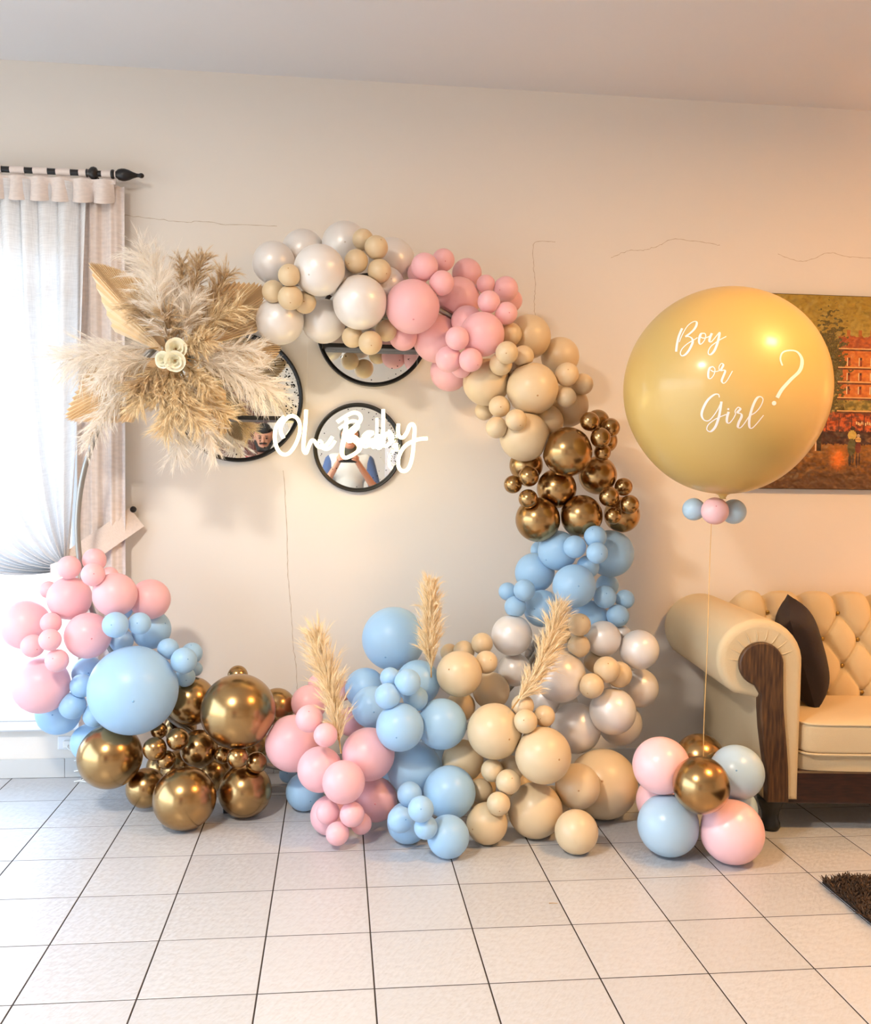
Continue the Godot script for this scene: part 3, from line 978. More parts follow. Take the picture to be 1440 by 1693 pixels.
# ---------------------------------------------------------------- hoop stand and the dried flowers on it
func hoop() -> void:
	var c := Vector3(1.0703, 1.1124, 0.32)
	var o := thing("hoop_stand", "large thin grey metal hoop on a floor stand carrying the balloons", "hoop stand", Vector3(c.x, 0, c.z))
	var ps := []
	for k in 129:
		var a := TAU * k / 128.0
		ps.append(Vector3(HOOP_R * cos(a), c.y + HOOP_R * sin(a), 0))
	var b := Bag.new()
	b.tube(ps, 0.0115, 0.0115, 12)
	part("ring", b.mesh(), M.steel, o)
	for x: float in [-0.396, 0.30]:
		part("foot", boxmesh(Vector3(x - 0.016, 0.001, -0.22), Vector3(x + 0.016, 0.026, 0.185), 0.003), M.steel, o)
		part("end_cap", boxmesh(Vector3(x - 0.0135, 0.003, 0.184), Vector3(x + 0.0135, 0.023, 0.188), 0.001), M.black, o)
	part("crossbar", boxmesh(Vector3(-0.40, 0.022, -0.016), Vector3(0.31, 0.05, 0.016), 0.003), M.steel, o)
	var up := Bag.new()
	up.tube([Vector3(0, 0.03, 0), Vector3(0, 0.135, 0)], 0.014, 0.014, 12)
	part("post", up.mesh(), M.steel, o)
	rng.seed = 31
	# palm fans behind the plumes: base, then the outline of the fan's far edge
	for f: Array in [
		[Vector3(0.4352, 1.7913, 0.4000), [Vector3(0.1308, 2.1204, 0.4000), Vector3(0.1538, 2.1423, 0.4100), Vector3(0.2040, 2.1326, 0.4200), Vector3(0.2632, 2.1116, 0.4300), Vector3(0.3360, 2.0819, 0.4400)], [Vector3(0.2132, 1.8888, 0.3700)], "peach palm fan spreading up towards the curtain rod"],
		[Vector3(0.4771, 1.8043, 0.4000), [Vector3(0.5974, 2.0808, 0.4000), Vector3(0.6913, 2.0889, 0.4000), Vector3(0.7825, 2.0871, 0.3900), Vector3(0.7946, 2.0516, 0.3900), Vector3(0.7848, 1.9837, 0.3800), Vector3(0.7663, 1.9015, 0.3800)], [], "golden palm fan spreading towards the white balloons"],
		[Vector3(0.4456, 1.7842, 0.4200), [Vector3(0.1367, 1.7454, 0.4400), Vector3(0.0969, 1.6471, 0.4600), Vector3(0.0593, 1.5414, 0.4700), Vector3(0.1291, 1.5260, 0.4800), Vector3(0.2212, 1.5249, 0.4900), Vector3(0.3112, 1.5267, 0.4900)], [], "tan palm fan spreading down in front of the curtain"],
		[Vector3(0.4706, 1.8023, 0.3600), [Vector3(0.5765, 1.5230, 0.4000), Vector3(0.6070, 1.5055, 0.3800), Vector3(0.6450, 1.4975, 0.3600), Vector3(0.6448, 1.5618, 0.3400), Vector3(0.6395, 1.6706, 0.3200)], [], "yellowish palm fan hanging in front of the large mirror"],
		[Vector3(0.4791, 1.8124, 0.3400), [Vector3(0.7922, 1.8908, 0.2800), Vector3(0.8500, 1.8656, 0.2600), Vector3(0.8331, 1.8154, 0.2600), Vector3(0.7872, 1.7806, 0.2700)], [], "brownish palm fan behind, at the large mirror's top"]]:
		palm_fan(f[0], f[1] + [] if f[2].is_empty() else f[2] + f[1], f[3])
	# plumes: base, tip, width, droop, material, label
	for q: Array in [
		[Vector3(0.4488, 1.8568, 0.4400), Vector3(0.3389, 2.1835, 0.5000), 0.15, 0.5, M.cream_plume, "broad pale plume reaching highest, beside the peach palm fan"],
		[Vector3(0.4661, 1.8068, 0.5000), Vector3(0.4165, 2.0329, 0.6000), 0.12, 0.4, M.cream_plume, "pale plume standing upright in front, right above the roses"],
		[Vector3(0.4017, 1.8161, 0.4700), Vector3(0.0833, 1.7590, 0.5400), 0.16, 0.5, M.cream_plume, "long pale plume stretching flat across the curtain"],
		[Vector3(0.4074, 1.7729, 0.5000), Vector3(0.2096, 1.6765, 0.5800), 0.11, 0.5, M.cream_plume, "pale plume over the tan palm fan, below the longest one"],
		[Vector3(0.4211, 1.7433, 0.5000), Vector3(0.1447, 1.4362, 0.5400), 0.10, 0.5, M.cream_plume, "long pale plume drooping down to the bare hoop pole"],
		[Vector3(0.5015, 1.8059, 0.4800), Vector3(0.7878, 1.8130, 0.5200), 0.12, 0.4, M.cream_plume, "pale plume stretching flat towards the lowest white balloon"],
		[Vector3(0.5116, 1.7757, 0.5000), Vector3(0.8442, 1.6519, 0.5200), 0.15, 0.5, M.cream_plume, "large bright plume drooping in front of the large round mirror"],
		[Vector3(0.4903, 1.7312, 0.4800), Vector3(0.6252, 1.4289, 0.5200), 0.12, 0.4, M.cream_plume, "pale plume hanging down before the large mirror's shelf"],
		[Vector3(0.4642, 1.7259, 0.4600), Vector3(0.4699, 1.3906, 0.4600), 0.12, 0.3, M.cream_plume, "lowest hanging pale plume, straight under the roses"],
		[Vector3(0.4337, 1.7527, 0.5200), Vector3(0.3434, 1.5806, 0.5800), 0.09, 0.4, M.wheat_plume, "short tan plume between the tan fan and the roses"],
		[Vector3(0.4842, 1.8073, 0.5000), Vector3(0.5996, 1.8402, 0.5800), 0.08, 0.3, M.wheat_plume, "short tan plume beside the uppermost rose, pointing to the mirror"],
		[Vector3(0.4445, 1.8159, 0.4800), Vector3(0.4528, 1.9260, 0.5800), 0.08, 0.3, M.brown_plume, "short brown plume just over the roses, half under pale hairs"],
		[Vector3(0.4572, 1.7558, 0.5000), Vector3(0.4120, 1.6010, 0.5700), 0.08, 0.3, M.wheat_plume, "short tan plume right under the smaller rose, pointing down to the pole"],
		[Vector3(0.4629, 1.7491, 0.4800), Vector3(0.5144, 1.5941, 0.5700), 0.08, 0.3, M.wheat_plume, "short tan plume right under the lowest rose, in front of the wire tie"],
		[Vector3(0.4902, 1.7591, 0.4800), Vector3(0.6044, 1.6609, 0.5600), 0.08, 0.3, M.wheat_plume, "short tan plume beside the lowest rose, pointing to the shelf"],
		[Vector3(0.4751, 1.8255, 0.5000), Vector3(0.5425, 1.9959, 0.5600), 0.10, 0.3, M.cream_plume, "short pale plume leaning sideways above the roses"],
		[Vector3(0.4801, 1.8607, 0.4200), Vector3(0.4822, 2.1758, 0.4400), 0.07, 0.2, M.brown_plume, "brown plume standing upright in the middle of the top"],
		[Vector3(0.4917, 1.8728, 0.4200), Vector3(0.5702, 2.1884, 0.4600), 0.08, 0.2, M.brown_plume, "tallest brown plume with a pointed tip"],
		[Vector3(0.5079, 1.8615, 0.4200), Vector3(0.6649, 2.1268, 0.4600), 0.09, 0.3, M.brown_plume, "brown plume leaning over the golden palm fan"],
		[Vector3(0.5143, 1.8324, 0.4600), Vector3(0.7161, 1.9832, 0.5000), 0.09, 0.3, M.wheat_plume, "tan plume lying low across the golden palm fan"],
		[Vector3(0.4262, 1.8501, 0.4800), Vector3(0.3165, 1.9740, 0.5400), 0.09, 0.3, M.brown_plume, "brown plume over the peach palm fan"],
		[Vector3(0.4179, 1.7568, 0.5200), Vector3(0.3432, 1.6527, 0.5800), 0.09, 0.3, M.brown_plume, "short brown plume beside the roses, pointing to the curtain"],
		[Vector3(0.4563, 1.7257, 0.5200), Vector3(0.4452, 1.4921, 0.5800), 0.10, 0.3, M.wheat_plume, "tan plume hanging under the roses in front"],
		[Vector3(0.4878, 1.7265, 0.5200), Vector3(0.5742, 1.5218, 0.5800), 0.10, 0.3, M.wheat_plume, "tan plume hanging aslant under the roses"],
		[Vector3(0.4796, 1.7321, 0.4700), Vector3(0.6657, 1.5517, 0.5000), 0.10, 0.3, M.wheat_plume, "tan plume over the yellowish palm fan"]]:
		plume(q[0], q[1], q[2], q[3], q[4], q[5], "dried plumes of the hoop's flower spray")
	var hub := thing("wire_tie", "dark wire bundle tying the dried stems to the hoop behind the roses", "wire tie", Vector3(0.4526, 1.7892, 0.4200))
	var hb := Bag.new()
	soft_box(hb, Vector3(0.05, 0.05, 0.05), 1.0)
	part("wire", hb.mesh(), M.stem, hub)
	rose(Vector3(0.4897, 1.7981, 0.6000), 0.034, Vector3(0.25, 0.1, 1), "cream rose bloom, uppermost of three at the spray's centre")
	rose(Vector3(0.4872, 1.7496, 0.6100), 0.034, Vector3(0.1, -0.25, 1), "cream rose bloom, lowest of three, facing the room")
	rose(Vector3(0.4436, 1.7542, 0.6000), 0.028, Vector3(-0.4, -0.1, 1), "smaller cream rose bloom on the window side of the other two")

func palm_fan(base: Vector3, edge: Array, label: String) -> void:
	var o := thing("palm_fan", label + " of the dried spray", "palm leaf", base, "dried palm fans of the flower spray")
	var line := smooth3(edge, 5)
	var n := 2 * line.size()
	var b := Bag.new()
	for side: float in [0.0, -0.0012]:
		var n0 := b.v.size()
		for k in n + 1:
			var t := float(k) / n * (line.size() - 1)
			var e: Vector3 = line[int(t)].lerp(line[mini(int(t) + 1, line.size() - 1)], t - int(t)) - base
			e *= 1.0 + (0.012 if k % 2 else -0.012) + rng.randfn(0, 0.006)
			for r in 7:
				var q := lerpf(0.12, 1.0, r / 6.0)
				b.add(e * q + Vector3(0, 0, side + (0.008 if k % 2 else -0.008) * q + 0.03 * q * (1.0 - q)), Vector2(float(k) / n, q))
		for k in n:
			for r in 6:
				var a := n0 + k * 7 + r
				if side == 0.0:
					b.quad(a, a + 1, a + 8, a + 7)
				else:
					b.quad(a, a + 7, a + 8, a + 1)
	# flat pleats: every triangle its own normal
	var sharp := Bag.new()
	for k in b.i.size():
		sharp.tri_add(b.v[b.i[k]], b.t[b.i[k]])
	part("blade", sharp.mesh(), M.palm, o)
	var st := Bag.new()
	var mid: Vector3 = line[line.size() / 2] - base
	st.tube([mid * -0.08, mid * 0.16], 0.004, 0.004, 8)
	part("stem", st.mesh(), M.stem, o)

func plume(base: Vector3, tip: Vector3, width: float, droop: float, m: Material, label: String, group: String, hairs := 3000, fine := 0.0012, loose := 1.0) -> void:
	var o := thing("pampas_plume", label, "dried plume", base, group)
	var d := tip - base
	var len := d.length()
	var side := d.cross(Vector3(0, 0, 1)).normalized()
	var bend := side * (rng.randf_range(-0.10, 0.10)) * len
	var axis := func(t: float) -> Vector3: return d * t + bend * sin(t * PI) + Vector3(0, -0.05 * droop * t * t * len, 0)
	var line := []
	for k in 13:
		line.append(axis.call(k / 12.0))
	var st := Bag.new()
	st.tube(line, 0.0030, 0.0012, 6)
	part("stem", st.mesh(), M.stem, o)
	var b := Bag.new()
	var sprays := hairs / 26
	for k in sprays:   # feathery sprays leave the stem, each with fine hairs along it
		var t := (k + rng.randf()) / sprays * 0.86 + 0.08
		var p: Vector3 = axis.call(t)
		var ax: Vector3 = (axis.call(t + 0.02) - p).normalized()
		var out := Vector3(rng.randfn(), rng.randfn(), rng.randfn())
		out = (out - ax * out.dot(ax)).normalized()
		var env := 0.45 + 0.55 * pow(sin(PI * clampf(t * 0.8 + 0.12, 0, 1)), 0.8)
		var l := width * rng.randf_range(0.75, 1.35) * env
		var v := (ax * rng.randf_range(0.7, 1.1) + out * rng.randf_range(0.25, 0.8) * loose).normalized()
		var curl := out * 0.30 * loose + Vector3(0, -0.8 * droop, 0) + Vector3(rng.randfn(), rng.randfn(), rng.randfn()) * 0.30
		var path := [p]
		for s in 6:
			path.append(path[-1] + v * l / 6.0)
			v = (v + curl * 0.22).normalized()
		for h in 26:
			var f := rng.randf() * 5.0
			var q: Vector3 = path[int(f)].lerp(path[int(f) + 1], f - int(f))
			var g: Vector3 = (path[int(f) + 1] - path[int(f)]).normalized()
			var side2 := Vector3(rng.randfn(), rng.randfn(), rng.randfn()).normalized()
			var e := (g + side2 * 0.42).normalized()
			var w := e.cross(side2).normalized() * fine * rng.randf_range(0.6, 1.3)
			var hl := l * rng.randf_range(0.22, 0.42)
			var n := b.v.size()
			for s in 3:
				var wide := 1.0 - s / 2.3
				b.add(q - w * wide)
				b.add(q + w * wide)
				q += e * hl * 0.5
				e = (e + curl * 0.25).normalized()
			b.quad(n, n + 1, n + 3, n + 2)
			b.quad(n + 2, n + 3, n + 5, n + 4)
	part("hairs", b.mesh(), m, o).set_meta("kind", "stuff")

func rose(at: Vector3, r: float, facing: Vector3, label: String) -> void:
	var o := thing("rose", label, "rose", at, "cream roses at the centre of the dried spray")
	o.basis = Basis.looking_at(-facing.normalized(), Vector3.UP).scaled(Vector3.ONE * r)
	for ring in 3:
		for k: int in [3, 4, 5][ring]:
			var a0: float = TAU * k / [3, 4, 5][ring] + ring * 0.7
			var b := Bag.new()
			var rad: float = [0.32, 0.62, 0.9][ring]
			b.grid(10, 6, func(u: float, v: float) -> Vector3:
				var a: float = a0 + (u - 0.5) * [2.6, 2.2, 1.7][ring]
				var rr: float = rad * (0.45 + 0.55 * pow(v, 0.6)) + 0.12 * v * v * ring + 0.05 * sin(u * PI) * v
				var h: float = v * ([0.75, 0.62, 0.36][ring] + 0.14 * sin(u * PI)) - 0.3
				return Vector3(cos(a) * rr, sin(a) * rr, h))
			part("petal", b.mesh(), M.rose, o)

# ---------------------------------------------------------------- mirrors and neon
func mirrors() -> void:
	for q: Array in [
		[Vector3(0.6575, 1.6695, 0.0300), 0.282, -0.092, "largest round black-framed mirror with a shelf across, behind the dried spray", Vector3(0, 0, 1)],
		[Vector3(1.2450, 1.9813, 0.0300), 0.25, -0.083, "round black-framed mirror with a shelf, half hidden by the balloons above", Vector3(0, 0, 1)],
		[Vector3(1.1837, 1.4594, 0.0300), 0.198, 9.0, "smallest round black-framed mirror, behind the neon sign", Vector3(-0.012, -0.022, 1)]]:
		var at: Vector3 = q[0]
		var r: float = q[1]
		var o := thing("mirror", q[3], "mirror", Vector3(at.x, at.y, 0.016), "round black mirrors on the wall")
		o.basis = Basis.looking_at(-(q[4] as Vector3).normalized(), Vector3.UP)
		var g := Bag.new()
		g.grid(96, 1, func(u: float, v: float) -> Vector3: return Vector3(cos(u * TAU), sin(u * TAU), 0) * (r - 0.008) * v, true, true)
		g.t.clear()
		for p in g.v:
			g.t.append(Vector2(p.x, p.y) / (2.0 * r) + Vector2(0.5, 0.5))
		part("glass", g.mesh(), M.mirror, o)
		var f := Bag.new()
		f.lathe([Vector2(r - 0.018, -0.002), Vector2(r - 0.018, 0.008), Vector2(r - 0.015, 0.011), Vector2(r - 0.011, 0.011), Vector2(r - 0.008, 0.016), Vector2(r - 0.002, 0.016), Vector2(r, 0.013), Vector2(r, -0.009), Vector2(r - 0.01, -0.0095)], 96, Vector3.ZERO, Basis(Vector3(1, 0, 0), Vector3(0, 0, 1), Vector3(0, -1, 0)))
		part("frame", f.mesh(), M.black, o)
		if q[2] < 1.0:
			var y: float = q[2]
			var x := sqrt(r * r - y * y) - 0.012
			part("shelf", boxmesh(Vector3(-x, y - 0.009, 0.0), Vector3(x, y + 0.009, 0.085), 0.002), M.black, o)

func neon() -> void:
	var base := Vector3(1.1455, 1.4699, 0.4200)
	var o := thing("neon_sign", "glowing white neon sign reading Oh Baby, hung inside the ring before the mirrors", "neon sign", base)
	var place := func(px: float, py: float) -> Vector3: return Vector3(1.1455 + (px - 580.0) * 0.0024337 + (py - 730.0) * 0.0000242, 1.4699 + (px - 580.0) * 0.0000426 + (py - 730.0) * -0.0024275, 0.42)
	var first := [440.0, 660.0, 10.286]
	var second := [540.0, 660.0, 8.0]
	for q: Array in [
		["letter_neon", first, [315, 665, 265, 540, 300, 410, 400, 305, 500, 300, 575, 390, 585, 560, 520, 760, 410, 915, 300, 935, 215, 850, 170, 690, 180, 520, 240, 390, 330, 300]],
		["letter_neon", first, [690, 185, 680, 400, 655, 650, 645, 850, 690, 915, 735, 800, 780, 710, 830, 715, 885, 800, 975, 815, 1060, 750, 1130, 640]],
		["letter_neon", second, [140, 305, 240, 235, 350, 180, 430, 200, 450, 270, 400, 340, 310, 420, 310, 470, 390, 515, 450, 590, 430, 670, 350, 735, 250, 775, 205, 735, 200, 650, 225, 500, 255, 350, 265, 255]],
		["letter_neon", second, [478, 500, 540, 440, 610, 445, 580, 470, 535, 520, 535, 585, 585, 595, 635, 540, 665, 470, 660, 560, 690, 610, 725, 570]],
		["letter_neon", second, [747, 135, 747, 260, 742, 430, 735, 580, 775, 620, 835, 580, 862, 500, 840, 450, 790, 460, 757, 510]],
		["letter_neon", second, [950, 325, 942, 420, 960, 495, 1010, 505, 1060, 440, 1095, 350, 1140, 335, 1162, 400, 1150, 550, 1140, 700, 1110, 850, 1060, 940, 990, 950, 948, 890, 950, 780, 990, 680, 1060, 600, 1170, 545, 1250, 525, 1335, 520]]]:
		var pts := []
		for k in range(0, q[2].size(), 2):
			pts.append(place.call(q[1][0] + q[2][k] / q[1][2], q[1][1] + q[2][k + 1] / q[1][2]) - base)
		pts = smooth3(pts, 4)
		var c := Vector3.ZERO
		for k in pts.size():   # where a stroke crosses itself it passes in front
			pts[k].z = 0.012 * sin(3.0 * float(k) / pts.size())
			c += pts[k] / pts.size()
		var b := Bag.new()
		b.tube(pts, 0.0078, 0.0078, 8)
		part(q[0], b.mesh(), M.neon, o)
		var l := OmniLight3D.new()
		l.name = "light"
		l.light_color = Color(1.0, 0.86, 0.52)
		l.light_energy = 0.006
		l.light_size = 0.02
		l.omni_range = 12.0
		l.omni_attenuation = 2.0
		l.shadow_enabled = true
		var close: Vector3 = pts[0]
		for p: Vector3 in pts:
			if p.distance_to(c) < close.distance_to(c):
				close = p
		l.position = close
		o.add_child(l, true)
	var cb := Bag.new()
	cb.tube(smooth3([place.call(641, 747) - base, place.call(642, 758) - base, place.call(648, 767) - base, place.call(655, 766) - base, place.call(661, 735) - base], 6), 0.0011, 0.0011, 6)
	part("cable", cb.mesh(), M.cable, o)
	for px: Array in [[508.0, 680.0], [690.0, 705.0]]:
		var a: Vector3 = place.call(px[0], px[1]) - base
		var w := Bag.new()
		var x: float = (base + a).x
		w.tube([a, Vector3(a.x, HOOP_C.y + sqrt(pow(HOOP_R - 0.012, 2.0) - pow(x - HOOP_C.x, 2.0)) - base.y, HOOP_C.z - base.z)], 0.0003, 0.0003, 5)
		part("hanging_line", w.mesh(), M.clear_line, o)

# ---------------------------------------------------------------- balloons
var list := []
var here := ""

func b(kind: String, x: float, y: float, z: float, r: float, label: String, tx := 9.0, ty := 0.0) -> void:
	list.append({"kind": kind, "c": Vector3(x, y, z), "r": r, "label": label, "group": here, "t": Vector2(tx, ty)})

func balloons() -> void:
	here = "white and beige balloons on the top of the ring"
	b("pearl", 0.828, 2.195, 0.303, 0.0867, "large white balloon at the tip of the garland, outermost above the dried grass")
	b("pearl", 0.942, 2.269, 0.217, 0.0889, "white balloon peeking over the top edge behind the biggest white front balloon")
	b("pearl", 1.016, 2.125, 0.518, 0.0992, "big white balloon in front, between the two beige clusters of the ring's top")
	b("pearl", 1.115, 2.290, 0.260, 0.0961, "topmost white balloon of the ring, half behind the upper beige cluster")
	b("pearl", 1.175, 2.014, 0.478, 0.1063, "biggest white balloon at the front, touching the big round pink balloon")
	b("pearl", 0.860, 1.947, 0.396, 0.0952, "lowest white balloon at the garland's tip, hanging over the large round mirror")
	b("pearl", 1.031, 1.961, 0.330, 0.0902, "white balloon set back, hanging between the two round mirrors")
	b("pearl", 1.311, 2.230, 0.260, 0.0971, "white balloon behind the upper beige cluster, last before the pink balloons")
	b("tan", 1.186, 2.277, 0.410, 0.0426, "small beige balloon at the very top of the ring, half hidden by its neighbour")
	b("tan", 1.237, 2.233, 0.470, 0.0467, "small beige balloon, upper front one of the cluster above the biggest white balloon", 0.40, -0.65)
	b("tan", 1.159, 2.176, 0.470, 0.0467, "small beige balloon beside the big white balloon, window-side one of upper cluster")
	b("tan", 1.250, 2.141, 0.473, 0.0469, "small beige balloon resting on top of the biggest white front balloon", 0.60, 0.20)
	b("tan", 0.904, 2.090, 0.572, 0.0427, "small beige balloon, top one of the cluster over the garland's tip", -0.10, -0.60)
	b("tan", 0.838, 2.046, 0.474, 0.0439, "small beige balloon, window-side one of the cluster above the dried palm fan")
	b("tan", 0.907, 2.012, 0.540, 0.0478, "small beige balloon in front of its cluster, above the lowest white balloon", 0.00, 0.40)
	b("tan", 0.960, 2.009, 0.470, 0.0443, "small beige balloon tucked behind its cluster, under the first big white balloon")
	b("tan", 1.149, 1.890, 0.400, 0.0433, "small golden beige balloon under the biggest white balloon, window-side of its pair")
	b("tan", 1.218, 1.861, 0.453, 0.0476, "small golden beige balloon hanging lowest in front of the half hidden mirror")
	b("tan", 1.283, 1.921, 0.388, 0.0436, "small golden beige balloon set back under the biggest white balloon, beside pink")
	here = "pink balloons on the top of the ring"
	b("pink", 1.384, 2.008, 0.458, 0.1078, "biggest pink balloon of the ring's top, touching the white section", 0.04, 0.45)
	b("pink", 1.418, 2.169, 0.330, 0.0465, "small pink balloon behind the first small pink one by the white section")
	b("pink", 1.430, 2.167, 0.461, 0.0544, "small pink balloon, highest at the start of the pink section")
	b("pink", 1.517, 2.222, 0.352, 0.0463, "small pink balloon at the upper edge, behind the topmost pink trio")
	b("pink", 1.497, 2.101, 0.479, 0.0496, "small pink balloon above the gap between two big pink balloons")
	b("pink", 1.591, 2.078, 0.282, 0.0928, "large deep pink balloon in the middle of the ring's pink section")
	b("pink", 1.633, 2.200, 0.222, 0.0633, "pink balloon on the outer edge, behind the large deep pink middle one")
	b("pink", 1.698, 2.134, 0.330, 0.0395, "small pink balloon tucked behind the outer pink trio, against the large middle balloon")
	b("pink", 1.689, 2.035, 0.470, 0.0454, "small pink balloon, front one of the trio on the outer pink edge")
	b("pink", 1.781, 2.117, 0.334, 0.0520, "small pink balloon at the outer upper corner where the arch turns down")
	b("pink", 1.760, 1.992, 0.470, 0.0455, "small pink balloon right above the first small beige trio on the shoulder")
	b("pink", 1.819, 2.085, 0.256, 0.0481, "small pink balloon farthest out on the shoulder, behind two others")
	b("pink", 1.661, 1.902, 0.490, 0.0884, "large pink balloon in front, just before the beige shoulder begins")
	b("pink", 1.500, 1.909, 0.297, 0.1004, "large pink balloon behind the biggest pink one, on the ring's inner side")
	b("pink", 1.554, 1.875, 0.547, 0.0469, "small pink balloon in front, at the centre of the lower pink balloons")
	b("pink", 1.610, 1.794, 0.531, 0.0473, "small pink balloon, lower front one, hanging beside the first inner beige balloon", 0.60, 0.40)
	b("pink", 1.528, 1.800, 0.490, 0.0525, "small pink balloon, inner one of the lower pink cluster, half covered")
	b("pink", 1.588, 1.777, 0.429, 0.0437, "small pink balloon wedged below and behind the lower pink cluster")
	b("pink", 1.565, 1.782, 0.210, 0.0821, "pink balloon hanging lowest of the ring's pink section, at its inner edge")
	b("pink", 1.358, 1.909, 0.333, 0.0592, "small pink balloon hanging in front of the half hidden mirror's edge")
	here = "beige balloons on the shoulder of the ring"
	b("tan", 1.884, 1.924, 0.322, 0.0929, "large beige balloon at the outer start of the shoulder, behind small ones")
	b("tan", 1.788, 1.918, 0.408, 0.0489, "small beige balloon, top of the first trio, touching the large pink balloon")
	b("tan", 1.747, 1.821, 0.569, 0.0445, "small beige balloon, front one of the trio below the pink section", -0.05, 0.05)
	b("tan", 1.832, 1.823, 0.470, 0.0434, "small beige balloon, outer one of the trio below the pink section")
	b("tan", 1.737, 1.785, 0.495, 0.0455, "small beige balloon half hidden below the trio's front one")
	b("tan", 1.872, 1.693, 0.470, 0.1048, "biggest beige balloon in the middle of the ring's shoulder", 0.20, 0.25)
	b("tan", 1.697, 1.723, 0.388, 0.0965, "large beige balloon on the ring's inner side, below the pink section")
	b("tan", 2.034, 1.855, 0.262, 0.0815, "beige balloon on the outer edge of the shoulder, set back by the wall")
	b("tan", 2.013, 1.754, 0.470, 0.0485, "small beige balloon, top one of the trio on the shoulder's outer edge", 0.10, -0.40)
	b("tan", 2.097, 1.724, 0.400, 0.0445, "small beige balloon sticking out farthest towards the giant gold balloon")
	b("tan", 2.012, 1.662, 0.470, 0.0413, "small beige balloon, lowest of the trio on the shoulder's outer edge")
	b("tan", 2.058, 1.642, 0.300, 0.0917, "large beige balloon above the first chrome balloons, behind the outer trio")
	b("tan", 1.739, 1.619, 0.470, 0.0436, "small beige balloon, top one of the trio on the ring's inner side")
	b("tan", 1.788, 1.560, 0.569, 0.0425, "small beige balloon, outer front one of the inner trio below the biggest beige", 0.40, 0.50)
	b("tan", 1.722, 1.532, 0.506, 0.0432, "small beige balloon, lowest of the trio on the ring's inner side")
	b("tan", 1.843, 1.500, 0.467, 0.1003, "large beige balloon at the bottom of the shoulder, touching the chrome section")
	b("tan", 1.704, 1.613, 0.306, 0.0404, "pale beige balloon barely showing behind the inner trio")
	here = "chrome gold balloons on the side of the ring"
	b("gold", 2.011, 1.440, 0.509, 0.0995, "biggest chrome gold balloon of the ring's side, below the beige shoulder")
	b("gold", 2.099, 1.563, 0.515, 0.0385, "small chrome balloon, uppermost of the outer chrome cluster below the beige shoulder")
	b("gold", 2.184, 1.576, 0.330, 0.0506, "chrome balloon at the top of the chrome section, behind the small ones")
	b("gold", 2.219, 1.547, 0.400, 0.0398, "small chrome balloon, outermost of the upper chrome cluster")
	b("gold", 2.138, 1.497, 0.538, 0.0407, "small chrome balloon, front one of the upper chrome cluster")
	b("gold", 2.160, 1.441, 0.493, 0.0340, "small chrome balloon, lowest of the upper cluster, beside the biggest chrome one")
	b("gold", 2.233, 1.497, 0.286, 0.0513, "chrome balloon hidden behind the upper chrome cluster on the outer edge")
	b("gold", 2.186, 1.349, 0.341, 0.0809, "large chrome balloon on the outer side below the upper chrome cluster")
	b("gold", 2.000, 1.291, 0.382, 0.0825, "large chrome balloon directly under the biggest chrome one on the ring")
	b("gold", 2.092, 1.180, 0.440, 0.0866, "large chrome balloon resting on top of the blue section")
	b("gold", 1.913, 1.163, 0.427, 0.0918, "large chrome balloon, lowest on the inner side of the ring's chrome section")
	b("gold", 1.878, 1.387, 0.343, 0.0701, "chrome balloon half hidden under the lowest big beige balloon of the shoulder")
	b("gold", 1.863, 1.339, 0.470, 0.0415, "small chrome balloon, top one of the trio on the ring's inner side")
	b("gold", 1.808, 1.306, 0.423, 0.0371, "small chrome balloon sticking out into the ring's opening")
	b("gold", 1.858, 1.249, 0.490, 0.0389, "small chrome balloon, lowest of the trio on the ring's inner side")
	b("gold", 2.284, 1.302, 0.389, 0.0376, "small chrome balloon, upper outer one of the lower outer cluster")
	b("gold", 2.194, 1.262, 0.484, 0.0415, "small chrome balloon, front one of the lower outer chrome cluster")
	b("gold", 2.275, 1.231, 0.502, 0.0389, "small chrome balloon, outermost of the lower cluster, towards the giant balloon")
	b("gold", 2.212, 1.183, 0.488, 0.0342, "small chrome balloon, lowest of the lower outer chrome cluster")
	b("gold", 2.298, 1.183, 0.330, 0.0761, "large chrome balloon behind the lower outer cluster, above the blue section")
	here = "light blue balloons on the side of the ring"
	b("blue", 2.004, 1.035, 0.404, 0.0823, "large blue balloon under the lowest inner chrome balloon of the ring's side")
	b("blue", 2.245, 1.019, 0.350, 0.0992, "largest blue balloon on the outer side, just under the chrome section")
	b("blue", 2.048, 1.058, 0.510, 0.0461, "small blue balloon, window-side one of the four in front of chrome")
	b("blue", 2.129, 1.099, 0.521, 0.0460, "small blue balloon, top one of the four under the chrome balloons")
	b("blue", 2.122, 1.039, 0.576, 0.0429, "small blue balloon, front one of the four under the chrome balloons", 0.40, 0.10)
	b("blue", 2.119, 0.973, 0.457, 0.0468, "small blue balloon, lowest of the four under the chrome balloons")
	b("blue", 1.927, 0.934, 0.321, 0.0840, "large blue balloon on the ring's inner edge, above the inner blue trio")
	b("blue", 1.962, 1.024, 0.260, 0.0414, "pale blue balloon just showing behind the inner edge below chrome")
	b("blue", 2.045, 0.901, 0.523, 0.0872, "large blue balloon at the front centre of the ring's blue section", 0.20, 0.00)
	b("blue", 1.793, 0.866, 0.421, 0.0372, "small blue balloon farthest into the ring's opening")
	b("blue", 1.846, 0.881, 0.503, 0.0437, "small blue balloon, upper one of the inner blue trio")
	b("blue", 1.815, 0.811, 0.477, 0.0439, "small blue balloon, lowest of the inner blue trio, above white")
	b("blue", 1.943, 0.793, 0.400, 0.0771, "blue balloon touched by the leaning pampas plume's tip on its inner side")
	b("blue", 2.139, 0.745, 0.420, 0.0845, "large blue balloon, lowest of the blue side, above three beige ones")
	b("blue", 2.184, 0.852, 0.487, 0.0464, "small blue balloon, upper one of the trio on the outer blue edge")
